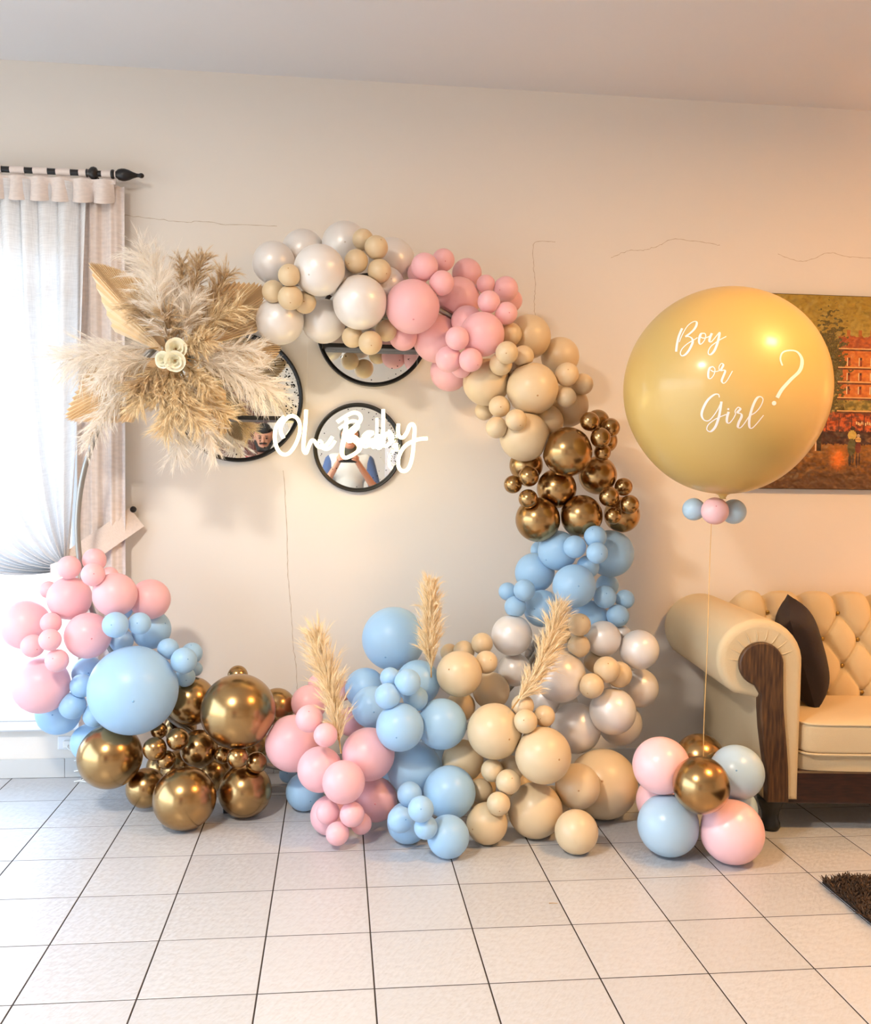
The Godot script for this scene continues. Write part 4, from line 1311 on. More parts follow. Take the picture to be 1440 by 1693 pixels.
	b("blue", 2.281, 0.837, 0.446, 0.0396, "small blue balloon, outermost of the trio on the outer blue edge")
	b("blue", 2.238, 0.775, 0.490, 0.0464, "small blue balloon, lowest of the trio on the outer blue edge", 0.50, 0.40)
	b("blue", 2.248, 0.878, 0.303, 0.0488, "blue balloon set back behind the outer trio of the blue section")
	here = "white and beige balloons at the foot of the ring"
	b("pearl", 1.802, 0.696, 0.480, 0.0828, "white balloon below the inner blue trio, window-side of the leaning plume")
	b("pearl", 1.824, 0.547, 0.439, 0.0684, "white balloon half hidden behind the leaning plume, next to beige")
	b("pearl", 1.971, 0.555, 0.615, 0.1017, "biggest white balloon at the ring's foot, beside the leaning pampas plume")
	b("pearl", 2.157, 0.694, 0.564, 0.0714, "white balloon below the outer blue trio, beside three small beige ones")
	b("pearl", 2.300, 0.653, 0.585, 0.0784, "white balloon standing out farthest towards the sofa, upper one")
	b("pearl", 2.337, 0.475, 0.480, 0.0805, "white balloon on the sofa side, lower one of the outermost two")
	b("pearl", 2.182, 0.417, 0.629, 0.0916, "large white balloon in front, below the beige trio near the sofa")
	b("pearl", 2.263, 0.696, 0.478, 0.0367, "white balloon barely visible between the two upper white ones by the sofa")
	b("pearl", 1.939, 0.433, 0.480, 0.0677, "dim white balloon half hidden below the biggest white one at the foot")
	b("pearl", 2.058, 0.328, 0.541, 0.1010, "large white balloon above the biggest beige front balloon at the foot")
	b("pearl", 2.260, 0.328, 0.480, 0.0904, "white balloon tucked behind the large white front one near the sofa")
	b("tan", 1.978, 0.716, 0.576, 0.0428, "small beige balloon crossed by the leaning pampas plume's hairs")
	b("tan", 2.038, 0.763, 0.642, 0.0444, "small beige balloon, top of the trio right under the blue section", 0.30, -0.60)
	b("tan", 2.043, 0.676, 0.620, 0.0447, "small beige balloon, lowest of the trio above the biggest white balloon")
	b("tan", 2.132, 0.596, 0.536, 0.0433, "small beige balloon, top one of the four beside the biggest white balloon")
	b("tan", 2.139, 0.594, 0.681, 0.0508, "small beige balloon, front one of the four among the white balloons", 0.10, -0.45)
	b("tan", 2.207, 0.561, 0.620, 0.0517, "small beige balloon, sofa-side one of the four among the white balloons")
	b("tan", 2.073, 0.536, 0.704, 0.0481, "small beige balloon, lowest of the four among the white balloons", -0.30, 0.60)
	here = "beige balloons at the foot of the ring"
	b("tan", 1.561, 0.584, 0.686, 0.0871, "large beige balloon beside the upright pampas plume", -0.44, -0.17)
	b("tan", 1.672, 0.672, 0.534, 0.0431, "small beige balloon, topmost of the beige foot section, next to white")
	b("tan", 1.605, 0.633, 0.493, 0.0435, "small beige balloon behind the large one beside the upright plume")
	b("tan", 1.670, 0.621, 0.654, 0.0440, "small beige balloon touching the large one beside the upright plume, sofa side", 0.40, -0.20)
	b("tan", 1.554, 0.617, 0.432, 0.0368, "small beige balloon right at the upright plume, mostly hidden")
	b("tan", 1.717, 0.475, 0.502, 0.0745, "beige balloon in the dim gap below the small beige pair, above centre")
	b("tan", 1.594, 0.411, 0.494, 0.0602, "dim beige balloon hidden under the large one beside the upright plume")
	b("tan", 1.678, 0.398, 0.820, 0.1018, "big beige balloon at the leaning plume's foot, window side")
	b("tan", 1.781, 0.491, 0.820, 0.0419, "small beige balloon, top of the trio at the leaning plume's foot")
	b("tan", 1.778, 0.451, 0.890, 0.0431, "small beige balloon, front one of the trio above the biggest beige balloon", -0.15, -0.10)
	b("tan", 1.861, 0.454, 0.830, 0.0396, "small beige balloon, sofa-side one of the trio above the biggest beige balloon")
	b("tan", 1.845, 0.326, 0.890, 0.1020, "biggest beige balloon at the front of the foot section", 0.56, 0.12)
	b("tan", 1.580, 0.247, 0.680, 0.0797, "beige balloon set back between the blue and beige foot sections")
	b("tan", 1.671, 0.252, 0.820, 0.0416, "small beige balloon, top one of the four in the lower gap")
	b("tan", 1.718, 0.231, 0.890, 0.0450, "small beige balloon, sofa-side one of the four in the lower gap", 0.30, -0.30)
	b("tan", 1.640, 0.157, 0.759, 0.0444, "small beige balloon of the lower four, touching the big low blue balloon")
	b("tan", 1.678, 0.163, 0.921, 0.0423, "small beige balloon, lowest of the four in the lower gap", 0.10, 0.60)
	b("tan", 1.750, 0.243, 0.775, 0.0489, "dim beige balloon in the gap behind the lower four small ones")
	b("tan", 1.834, 0.100, 0.824, 0.1012, "big beige balloon low at the front, almost on the floor")
	b("tan", 2.003, 0.175, 0.788, 0.0845, "beige balloon beside the biggest front one, before the dark beige giant")
	b("tan", 1.950, 0.076, 0.979, 0.0772, "lowest beige balloon of the foot, standing on the floor tiles")
	b("tan", 2.143, 0.134, 0.647, 0.1358, "very large dark beige balloon at the foot's sofa end")
	b("tan", 1.646, 0.074, 0.870, 0.0750, "shadowed beige balloon on the floor between blue and beige sections")
	here = "light blue balloons at the foot of the ring"
	b("blue", 1.327, 0.673, 0.416, 0.1286, "largest blue balloon behind, on top of the foot, beside the upright plume")
	b("blue", 1.213, 0.478, 0.449, 0.0819, "blue balloon at the back, highest above the pink foot section")
	b("blue", 1.237, 0.437, 0.591, 0.0812, "blue balloon overlapping the back one, beside the upper pink balloons")
	b("blue", 1.411, 0.536, 0.611, 0.0861, "blue balloon right below the upright plume, behind four small ones")
	b("blue", 1.354, 0.583, 0.820, 0.0480, "small blue balloon, upper front one of the four below the largest blue")
	b("blue", 1.294, 0.587, 0.756, 0.0377, "small blue balloon, half hidden one of the upper four, by the largest blue")
	b("blue", 1.282, 0.533, 0.822, 0.0478, "small blue balloon, window-side one of the upper four")
	b("blue", 1.390, 0.506, 0.750, 0.0468, "small blue balloon, lowest of the upper four, above two large ones")
	b("blue", 1.328, 0.418, 0.818, 0.0874, "large blue balloon at the front centre of the blue foot section", -0.14, 0.42)
	b("blue", 1.489, 0.409, 0.750, 0.0942, "large blue balloon next to the hidden beige ones, below the upright plume")
	b("blue", 1.395, 0.220, 0.680, 0.1025, "large blue balloon in the middle, under the front centre blue one")
	b("blue", 1.513, 0.174, 0.820, 0.0963, "biggest low blue balloon in front, beside the four small beige ones")
	b("blue", 1.490, 0.073, 0.982, 0.0741, "lowest blue balloon, resting on the floor tiles")
	b("blue", 1.359, 0.074, 0.843, 0.0750, "blue balloon near the floor behind the lower four small blue ones")
	b("blue", 1.363, 0.183, 0.857, 0.0449, "small blue balloon, top one of the lower four near the floor")
	b("blue", 1.387, 0.195, 1.044, 0.0444, "small blue balloon, front one of the lower four near the floor", 0.00, 0.00)
	b("blue", 1.325, 0.121, 0.937, 0.0457, "small blue balloon of the lower four, beside the lowest pink balloons")
	b("blue", 1.407, 0.123, 1.022, 0.0406, "small blue balloon, lowest of the lower four, above the floor blue one")
	b("blue", 0.976, 0.075, 0.484, 0.0748, "muted blue balloon alone behind the pink foot section")
	b("blue", 0.901, 0.076, 0.255, 0.0398, "blue balloon barely showing under the big window-side pink one")
	here = "pink balloons at the foot of the ring"
	b("pink", 0.934, 0.297, 0.580, 0.1084, "biggest pink balloon of the foot, next to the chrome balls")
	b("pink", 0.988, 0.415, 0.421, 0.0718, "pink balloon behind the slanting plume, at the foot's top")
	b("pink", 1.018, 0.478, 0.349, 0.0368, "small pink balloon half hidden by the middle of the slanting plume")
	b("pink", 1.122, 0.451, 0.369, 0.0417, "small pink balloon between the slanting plume and the back blue balloon")
	b("pink", 0.999, 0.445, 0.783, 0.0499, "small pink balloon in front of the biggest pink one, upper of two")
	b("pink", 1.059, 0.399, 0.838, 0.0427, "small pink balloon at the slanting plume's base")
	b("pink", 1.039, 0.248, 0.753, 0.0831, "large pink balloon below the slanting plume, behind the front one")
	b("pink", 1.217, 0.300, 0.750, 0.0976, "large pink balloon touching the front centre blue balloon")
	b("pink", 1.125, 0.243, 0.888, 0.0758, "pink balloon at the very front of the pink foot section")
	b("pink", 1.249, 0.105, 0.680, 0.0831, "deep pink balloon set back between the front pink and low blue ones")
	b("pink", 1.156, 0.351, 0.475, 0.0572, "pink balloon behind, between slanting plume and blue balloons")
	b("pink", 1.076, 0.071, 0.741, 0.0719, "pink balloon near the floor behind the four lowest small ones")
	b("pink", 1.070, 0.117, 0.837, 0.0424, "small pink balloon, window-side one of the lowest four")
	b("pink", 1.156, 0.126, 0.890, 0.0440, "small pink balloon, front one of the lowest four pink balloons")
	b("pink", 1.190, 0.072, 0.836, 0.0383, "small pink balloon, half hidden one of the lowest four")
	b("pink", 1.105, 0.059, 0.890, 0.0417, "small pink balloon hanging lowest above the floor tiles")
	here = "pink balloons by the window"
	b("pink", 0.054, 0.960, 0.418, 0.0455, "small pink balloon, window side of the hoop pole")
	b("pink", 0.139, 0.985, 0.376, 0.0464, "small pink balloon highest by the hoop pole, below the tieback")
	b("pink", 0.173, 0.944, 0.530, 0.0445, "small pink balloon in front of the hoop pole")
	b("pink", 0.195, 0.922, 0.365, 0.0351, "small pink balloon set back, peeking out beside the curtain's straight fall")
	b("pink", 0.045, 0.834, 0.380, 0.0853, "large pink balloon below the two small ones by the hoop pole")
	b("pink", 0.243, 0.861, 0.482, 0.0841, "large pink balloon beside the straight curtain fall, centre of the cluster")
	b("pink", 0.357, 0.831, 0.390, 0.0798, "large pink balloon on the room side, in front of the bare wall")
	b("pink", -0.126, 0.727, 0.368, 0.0962, "large pale pink balloon nearest the window pane, upper one")
	b("pink", 0.133, 0.697, 0.449, 0.0888, "large pink balloon next to the blue cluster, lowest of the three big ones")
	b("pink", -0.005, 0.747, 0.450, 0.0404, "small pink balloon, top one of the four before the window")
	b("pink", 0.019, 0.697, 0.542, 0.0416, "small pink balloon, front one of the four before the window", -0.10, -0.20)
	b("pink", -0.069, 0.660, 0.462, 0.0445, "small pink balloon, window-side one of the four before the window")
	b("pink", 0.038, 0.614, 0.522, 0.0441, "small pink balloon, lowest of the four before the window")
	b("pink", -0.063, 0.489, 0.380, 0.1102, "largest pale pink balloon by the window, just above the sill")
	b("pink", -0.054, 0.860, 0.316, 0.0349, "greyish pink balloon barely showing against the bright window")
	here = "light blue balloons by the window"
	b("blue", 0.243, 0.793, 0.380, 0.0467, "small blue balloon, top one of the four overlapping the pink balloons")
	b("blue", 0.267, 0.759, 0.579, 0.0486, "small blue balloon, front one of the four overlapping the pink balloons", -0.30, 0.00)
	b("blue", 0.346, 0.756, 0.531, 0.0428, "small blue balloon, room-side one of the four overlapping the pink balloons")
	b("blue", 0.245, 0.663, 0.380, 0.0467, "small blue balloon under the front one, above the huge blue balloon")
	b("blue", 0.350, 0.700, 0.328, 0.0786, "large blue balloon behind, between the pink ones and the wall", 0.70, -0.30)
	b("blue", 0.438, 0.643, 0.450, 0.0417, "small blue balloon of the outer cluster, touching the huge blue one")
	b("blue", 0.509, 0.609, 0.515, 0.0503, "small blue balloon, front one of the cluster above chrome", 0.30, -0.10)
	b("blue", 0.519, 0.612, 0.380, 0.0428, "small blue balloon sticking out farthest over the chrome balls")
	b("blue", 0.496, 0.521, 0.399, 0.0401, "small blue balloon tucked below the outer cluster, against chrome")
	b("blue", 0.523, 0.534, 0.310, 0.0290, "tiny blue edge of a balloon behind the outer cluster")
	b("blue", 0.320, 0.497, 0.520, 0.1691, "huge blue balloon, the biggest round one of the window-side group", -0.00, 0.24)
	b("blue", 0.099, 0.521, 0.309, 0.0654, "blue balloon squeezed between the huge blue and a pink balloon", 0.00, 0.00)
	b("blue", 0.099, 0.491, 0.408, 0.0457, "small blue balloon at the huge one's window side, middle")
	b("blue", 0.062, 0.410, 0.398, 0.0525, "small blue balloon in front of the lowest blue one by the window")
	b("blue", -0.030, 0.351, 0.265, 0.0897, "blue balloon under the largest pale pink one, over the window sill")
	b("blue", 0.143, 0.368, 0.380, 0.0485, "small blue balloon directly above the large window-side chrome ball")
	b("blue", 0.093, 0.227, 0.268, 0.0756, "blue balloon behind the large window-side chrome ball, lowest blue there")
	here = "chrome gold balloons on the floor by the window"
	b("gold", 0.229, 0.235, 0.500, 0.1222, "large chrome ball hanging beneath the huge blue balloon, window side")
	b("gold", 0.352, 0.088, 0.437, 0.0779, "chrome ball wedged low between two larger chrome balls")
	b("gold", 0.535, 0.116, 0.649, 0.1167, "large chrome ball resting on the floor tiles in front")
	b("gold", 0.747, 0.102, 0.536, 0.1034, "chrome ball low beside the pink foot section, under small ones")
	b("gold", 0.723, 0.422, 0.570, 0.1428, "biggest chrome ball, highest and in front of the group")
	b("gold", 0.857, 0.387, 0.360, 0.0750, "chrome ball half hidden between the biggest one and pink balloons")
	b("gold", 0.705, 0.529, 0.421, 0.0403, "tiny chrome ball on top of the biggest chrome ball")
	b("gold", 0.511, 0.410, 0.341, 0.0986, "chrome ball behind, between the huge blue and biggest chrome one")
	b("gold", 0.558, 0.243, 0.443, 0.0743, "chrome ball in the dark centre of the chrome group")
	b("gold", 0.414, 0.287, 0.587, 0.0442, "small chrome ball, front one of the four near the huge blue balloon")
	b("gold", 0.496, 0.318, 0.569, 0.0425, "small chrome ball, room-side one of the four near the huge blue balloon")
	b("gold", 0.451, 0.234, 0.553, 0.0358, "small chrome ball, lowest of the four near the huge blue balloon")
	b("gold", 0.407, 0.324, 0.465, 0.0321, "small chrome ball right under the huge blue balloon's rim")
	b("gold", 0.657, 0.230, 0.487, 0.0347, "small chrome ball, window-side one of the trio under the biggest chrome")
	b("gold", 0.729, 0.263, 0.640, 0.0400, "small chrome ball, middle one of the trio under the biggest chrome")
	b("gold", 0.793, 0.222, 0.572, 0.0409, "small chrome ball, pink-side one of the trio under the biggest chrome")
	b("gold", 0.455, 0.094, 0.225, 0.0857, "dark chrome ball hidden deepest between the two largest chrome balls")
	b("gold", 0.591, 0.093, 0.280, 0.0751, "dark chrome ball hidden behind the ball that rests on the tiles")
	b("gold", 0.455, 0.280, 0.260, 0.0677, "chrome ball deep under the huge blue balloon, above the dark centre")
	b("gold", 0.358, 0.075, 0.126, 0.0669, "dark chrome ball hidden behind the lowest small one of the four")
	b("gold", 0.754, 0.191, 0.227, 0.0667, "dark chrome ball hidden right beneath the biggest chrome one")
	here = "beige balloons at the foot of the ring"
	b("tan", 1.665, 0.078, 0.491, 0.0790, "shadowed beige balloon hidden behind the lower four small beige ones")
	b("tan", 1.842, 0.078, 0.502, 0.0790, "shadowed beige balloon hidden between the two biggest front ones")
	b("tan", 1.930, 0.071, 0.683, 0.0704, "shadowed beige balloon hidden behind the lowest one standing on tiles")
	here = "beige balloons on the shoulder of the ring"
	b("tan", 1.952, 1.568, 0.377, 0.0719, "beige balloon deep between the biggest beige one and the chrome section")
	b("tan", 1.820, 1.793, 0.371, 0.0595, "beige balloon deep behind the trio below the pink section")
	here = "pink balloons on the top of the ring"
	b("pink", 1.615, 1.970, 0.375, 0.0657, "pink balloon deep between the large pink balloons of the ring's top")
	here = "white and beige balloons on the top of the ring"
	b("pearl", 1.096, 2.122, 0.381, 0.0739, "white balloon deep behind the two biggest white balloons")
	b("pearl", 1.286, 2.110, 0.378, 0.0696, "white balloon deep between the biggest white and the biggest pink balloon")
	here = "light blue balloons at the foot of the ring"
	b("blue", 1.309, 0.079, 0.379, 0.0755, "shadowed blue balloon hidden behind the deep pink one")
	b("blue", 1.499, 0.147, 0.280, 0.0782, "shadowed blue balloon hidden behind the middle of the blue foot section")
	here = "white and beige balloons at the foot of the ring"
	b("pearl", 2.193, 0.414, 0.350, 0.0781, "shadowed white balloon hidden behind the four small beige ones")
	b("pearl", 1.961, 0.581, 0.266, 0.0797, "shadowed white balloon hidden behind the leaning plume's upper half")
	here = "balloons of the weight under the giant balloon"
	b("pink2", 2.252, 0.311, 0.991, 0.1013, "pink balloon of the balloon weight, upper one beside the dark beige giant")
	b("gold", 2.336, 0.292, 1.149, 0.0960, "chrome gold balloon at the front centre of the balloon weight")
	b("blue2", 2.526, 0.287, 1.008, 0.0963, "pale blue balloon of the weight, upper one in front of the sofa arm")
	b("blue2", 2.269, 0.110, 1.028, 0.1080, "pale blue balloon of the weight resting on the floor in front")
	b("pink2", 2.472, 0.108, 1.100, 0.1095, "pink balloon of the weight resting on the floor by the sofa foot")
	b("gold", 2.452, 0.291, 0.852, 0.0923, "chrome gold balloon at the back of the weight, behind the ribbon")
	b("pink2", 2.303, 0.135, 0.852, 0.0897, "pink balloon at the back of the weight, mostly hidden, window side")
	b("blue2", 2.555, 0.123, 0.921, 0.0877, "pale blue balloon at the back of the weight, hidden by the sofa foot")
	here = "small balloons of the giant balloon's collar"
	b("blue2", 2.421, 1.223, 0.815, 0.0422, "small pale blue balloon under the giant gold balloon, window side of collar")
	b("pink2", 2.470, 1.220, 0.894, 0.0499, "small pink balloon in the middle of the giant balloon's collar")
	b("blue2", 2.559, 1.217, 0.855, 0.0461, "small pale blue balloon under the giant gold balloon, sofa side of collar")
	b("giant", 2.490, 1.664, 0.914, 0.3633, "giant gold balloon printed with white script and a question mark")
	var eye := Vector3(1.089, 1.319, 4.158)
	var tip_mesh := Bag.new()
	tip_mesh.lathe([Vector2(1.0, -0.25), Vector2(0.8, 0.12), Vector2(0.4, 0.32), Vector2(0.0, 0.36)], 14)
	var tm := tip_mesh.mesh()
	rng.seed = 9
	for a: Dictionary in list:
		var near := []
		for q: Dictionary in list:
			if q != a:
				var d: Vector3 = q.c - a.c
				var l := d.length()
				if l < a.r + q.r + 0.004:
					near.append([d / l, (l * l + a.r * a.r - q.r * q.r) / (2.0 * l) - 0.0009])
		if a.c.y - a.r < 0.004:
			near.append([Vector3.DOWN, a.c.y - 0.0012])
		if a.kind == "giant":
			continue
		var off: Vector3 = a.c - HOOP_C
		var ringed: bool = Vector2(Vector2(off.x, off.y).length() - HOOP_R, off.z).length() < a.r + 0.021
		var reach := func(n: Vector3) -> float:   # pressed flat where it meets a neighbour
			var r: float = a.r
			for q: Array in near:
				var c: float = n.dot(q[0])
				if c > 0.25:
					var h: float = q[1] / c
					var k: float = 0.07 * a.r
					var m := clampf(0.5 + 0.5 * (h - r) / k, 0.0, 1.0)
					r = minf(lerpf(h, r, m) - k * m * (1.0 - m), h)
			if ringed:   # the hoop's tube dents what it touches
				for k in 9:
					var l: float = a.r * (0.2 + 0.1 * k)
					if l >= r:
						break
					var p: Vector3 = a.c + n * l - HOOP_C
					if Vector2(Vector2(p.x, p.y).length() - HOOP_R, p.z).length() < 0.021:
						r = maxf(l - 0.1 * a.r, 0.15 * a.r)
						break
			return r
		var big: bool = a.r > 0.11
		var bag := Bag.new()
		bag.grid(64 if big else 40, 44 if big else 28, func(u: float, v: float) -> Vector3:
			var t := v * PI
			var n := Vector3(sin(t) * cos(u * TAU), -cos(t), sin(t) * sin(u * TAU))
			return n * reach.call(n), true, true)
		var names := {"pink": "pink_balloon", "pink2": "pink_balloon", "blue": "blue_balloon", "blue2": "blue_balloon", "tan": "beige_balloon", "pearl": "white_balloon", "gold": "chrome_balloon"}
		var o := part(names[a.kind], bag.mesh(), M[a.kind], self, a.c)
		tag(o, a.label, "balloon", a.group)
		var jitter := Vector2(rng.randfn(0, 0.35), rng.randfn(0, 0.35))
		if a.kind != "gold":
			var to: Vector3 = (eye - a.c).normalized()
			var right := Vector3.UP.cross(to).normalized()
			var s: Vector2 = a.t if a.t.x < 5.0 else jitter
			if s.length() > 0.75:
				s *= 0.75 / s.length()
			var n := (right * s.x + right.cross(to) * s.y + to * sqrt(1.0 - s.length_squared())).normalized()
			var r: float = reach.call(n)
			if r > a.r * 0.97 and not (a.t.x > 5.0 and rng.randf() < 0.7):
				var tip := part("tip", tm, M["tip_" + a.kind], o, n * (r - 0.0002))
				tip.basis = (Basis(Quaternion(Vector3.UP, n)) * Basis.from_scale(Vector3.ONE * (0.0018 + 0.022 * a.r)))

func giant() -> void:
	var c := Vector3.ZERO
	var r := 0.0
	var label := ""
	for a: Dictionary in list:
		if a.kind == "giant":
			c = a.c
			r = a.r
			label = a.label
	var o := thing("giant_balloon", label, "balloon", c)
	var bag := Bag.new()
	bag.grid(128, 80, func(u: float, v: float) -> Vector3:
		var t := v * PI
		var n := Vector3(sin(t) * cos(u * TAU), -cos(t), sin(t) * sin(u * TAU))
		var low := smoothstep(0.35, 1.0, -n.y)
		return Vector3(n.x, n.y * (1.0 + 0.05 * low), n.z) * r, true, true)
	part("skin", bag.mesh(), M.giant, o)
	var neck := Bag.new()
	neck.lathe([Vector2(0.03, -r * 1.042), Vector2(0.016, -r * 1.06), Vector2(0.010, -r * 1.09), Vector2(0.013, -r * 1.10), Vector2(0, -r * 1.102)], 20)
	part("neck", neck.mesh(), M.giant, o)
	var to := (Vector3(1.089, 1.319, 4.158) - c).normalized()
	var right := Vector3.UP.cross(to).normalized()
	var up := to.cross(right)
	for word: Array in [
		["lettering", 1110.0, 530.0, 14.4, 0.0027, [[315, 245, 280, 330, 250, 420, 228, 520, 212, 640, 203, 775],
			[265, 560, 310, 430, 365, 310, 440, 190, 540, 115, 620, 108, 632, 180, 590, 275, 510, 360, 395, 445], [395, 445, 470, 445, 540, 490, 562, 570, 530, 670, 470, 780, 400, 855, 330, 872, 298, 810, 335, 715, 425, 625, 510, 568, 590, 525, 665, 478],
			[800, 390, 740, 395, 705, 480, 700, 580, 730, 632, 790, 585, 835, 490, 830, 410, 790, 382], [730, 470, 780, 495, 850, 490, 925, 460],
			[970, 395, 935, 480, 920, 570, 955, 590, 1010, 535, 1075, 450, 1130, 385, 1115, 520, 1075, 680, 1020, 805, 950, 870, 905, 845, 912, 765, 965, 680, 1050, 612, 1150, 545, 1275, 478]]],
		["lettering", 1150.0, 590.0, 8.0, 0.0024, [[245, 150, 205, 165, 188, 230, 195, 290, 225, 290, 258, 240, 265, 180, 240, 150], [215, 190, 255, 213, 318, 202],
			[318, 205, 313, 155, 340, 115, 362, 135, 335, 200, 375, 195, 385, 215, 365, 270, 348, 325, 372, 355, 412, 318, 470, 208]]],
		["lettering", 1150.0, 590.0, 8.0, 0.0028, [[325, 525, 312, 488, 262, 492, 190, 555, 137, 655, 120, 740, 150, 800, 205, 808, 260, 750, 312, 665, 350, 575], [350, 575, 338, 680, 320, 780, 282, 890, 228, 945, 185, 920, 200, 860, 268, 800, 340, 762, 412, 732],
			[437, 700, 420, 770, 422, 830, 450, 838, 490, 790, 520, 728], [520, 728, 513, 690, 545, 648, 572, 668, 540, 712, 582, 728, 588, 765, 560, 830, 550, 888, 580, 898, 625, 845, 680, 752],
			[680, 752, 745, 715, 803, 645, 832, 560, 800, 523, 757, 545, 715, 640, 682, 780, 685, 888, 715, 905, 765, 855, 845, 748]]],
		["lettering", 1250.0, 470.0, 4.705, 0.0042, [[145, 655, 130, 605, 148, 560, 200, 547, 250, 560, 282, 615, 268, 690, 205, 755, 145, 825, 115, 882]]]]:
		var lb := Bag.new()
		var on := func(x: float, y: float) -> Vector3:
			var s := Vector2((x - 1199.0) / 170.0, -(y - 643.0) / 170.0)
			return (right * s.x + up * s.y + to * sqrt(maxf(0.0, 1.0 - s.length_squared()))) * (r + 0.0009)
		for stroke: Array in word[5]:
			var pts := []
			for k in range(0, stroke.size(), 2):
				pts.append(Vector3(word[1] + stroke[k] / word[3], word[2] + stroke[k + 1] / word[3], 0))
			pts = smooth3(pts, 8)
			for k in pts.size():
				var d: Vector3 = (pts[mini(k + 1, pts.size() - 1)] - pts[maxi(k - 1, 0)]).normalized()
				var down := clampf(d.dot(Vector3(-0.30, 0.95, 0)), 0.0, 1.0)
				var wd: float = lerpf(0.42, 1.0, down * down) * word[4] / r * 170.0 * 1.45
				var s := Vector3(-d.y, d.x, 0) * wd
				lb.add(on.call(pts[k].x + s.x, pts[k].y + s.y))
				lb.add(on.call(pts[k].x - s.x, pts[k].y - s.y))
				if k > 0:
					var n := lb.v.size()
					lb.quad(n - 4, n - 2, n - 1, n - 3)
		for dot: Array in ([[432.0, 668.0, 1.6]] if word[1] == 1150.0 and word[4] == 0.0028 else ([[95.0, 920.0, 3.4]] if word[1] == 1250.0 else [])):
			var n := lb.v.size()
			var q := Vector2(word[1] + dot[0] / word[3], word[2] + dot[1] / word[3])
			lb.add(on.call(q.x, q.y))
			for k in 16:
				lb.add(on.call(q.x + cos(TAU * k / 16) * dot[2], q.y + sin(TAU * k / 16) * dot[2]))
			for k in 16:
				lb.tri(n, n + 1 + (k + 1) % 16, n + 1 + k)
		part(word[0], lb.mesh(), M.vinyl, o)

func bouquet() -> void:
	var top := Vector3(2.4675, 1.1718, 0.8700)
	var low := Vector3(2.4129, 0.3133, 0.9800)
	var o := thing("ribbon", "thin golden ribbon from the giant balloon down to its balloon weight", "ribbon", low)
	var ps := smooth3([Vector3(top.x, top.y + 0.06, top.z) - low, top - low, Vector3(2.4604, 1.0070, 0.8800) - low, Vector3(2.4512, 0.8530, 0.9000) - low, Vector3(2.4366, 0.6581, 0.9300) - low, Vector3(2.4197, 0.4661, 0.9600) - low, Vector3(2.4138, 0.3645, 0.9750) - low, Vector3.ZERO], 6)
	var bb := Bag.new()
	bb.tube(ps, 0.0013, 0.0013, 6)
	part("strip", bb.mesh(), M.ribbon, o)

func foot_plumes() -> void:
	rng.seed = 47
	plume(Vector3(1.1156, 0.3310, 0.8400), Vector3(1.0115, 0.7483, 0.7000), 0.115, 0.1, M.wheat_plume, "slanting pampas plume rising from the pink balloons at the ring's foot", "pampas plumes among the foot balloons", 7000, 0.0012, 0.55)
	plume(Vector3(1.4551, 0.5696, 0.6800), Vector3(1.4544, 0.9135, 0.6200), 0.10, 0.05, M.wheat_plume, "upright pampas plume beside the largest blue balloon", "pampas plumes among the foot balloons", 7000, 0.0012, 0.55)
	plume(Vector3(1.7285, 0.4951, 0.8800), Vector3(1.9355, 0.8469, 0.7200), 0.105, 0.15, M.wheat_plume, "leaning pampas plume between the white and beige foot balloons", "pampas plumes among the foot balloons", 7000, 0.0012, 0.55)

func socket() -> void:
	var at := Vector3(-0.0676, 0.1511, 0.0000)
	var o := thing("wall_socket", "white double wall socket low on the wall under the window sill", "socket", Vector3(at.x, at.y, 0))
	part("plate", boxmesh(Vector3(-0.04, -0.028, 0.0003), Vector3(0.045, 0.03, 0.009), 0.003), M.white_paint, o)
	part("plug", boxmesh(Vector3(-0.012, -0.016, 0.009), Vector3(0.028, 0.016, 0.035), 0.004), M.cable, o)
	var c := thing("power_cord", "white coiled power cord between the socket and the chrome balloons", "power cord", Vector3(at.x, 0, 0))
	var ps := [Vector3(0.01, at.y, 0.036), Vector3(0.02, at.y - 0.01, 0.06), Vector3(0.07, at.y - 0.03, 0.07)]
	for k in 18:
		var a := k * 0.9
		ps.append(Vector3(0.075 + 0.03 * cos(a), at.y - 0.04 - k * 0.0065, 0.06 + 0.02 * sin(a)))
	ps.append(Vector3(0.10, 0.006, 0.09))
	ps.append(Vector3(0.22, 0.005, 0.16))
	var cb := Bag.new()
	cb.tube(smooth3(ps, 5), 0.0028, 0.0028, 8)
	part("wire", cb.mesh(), M.cable, c)

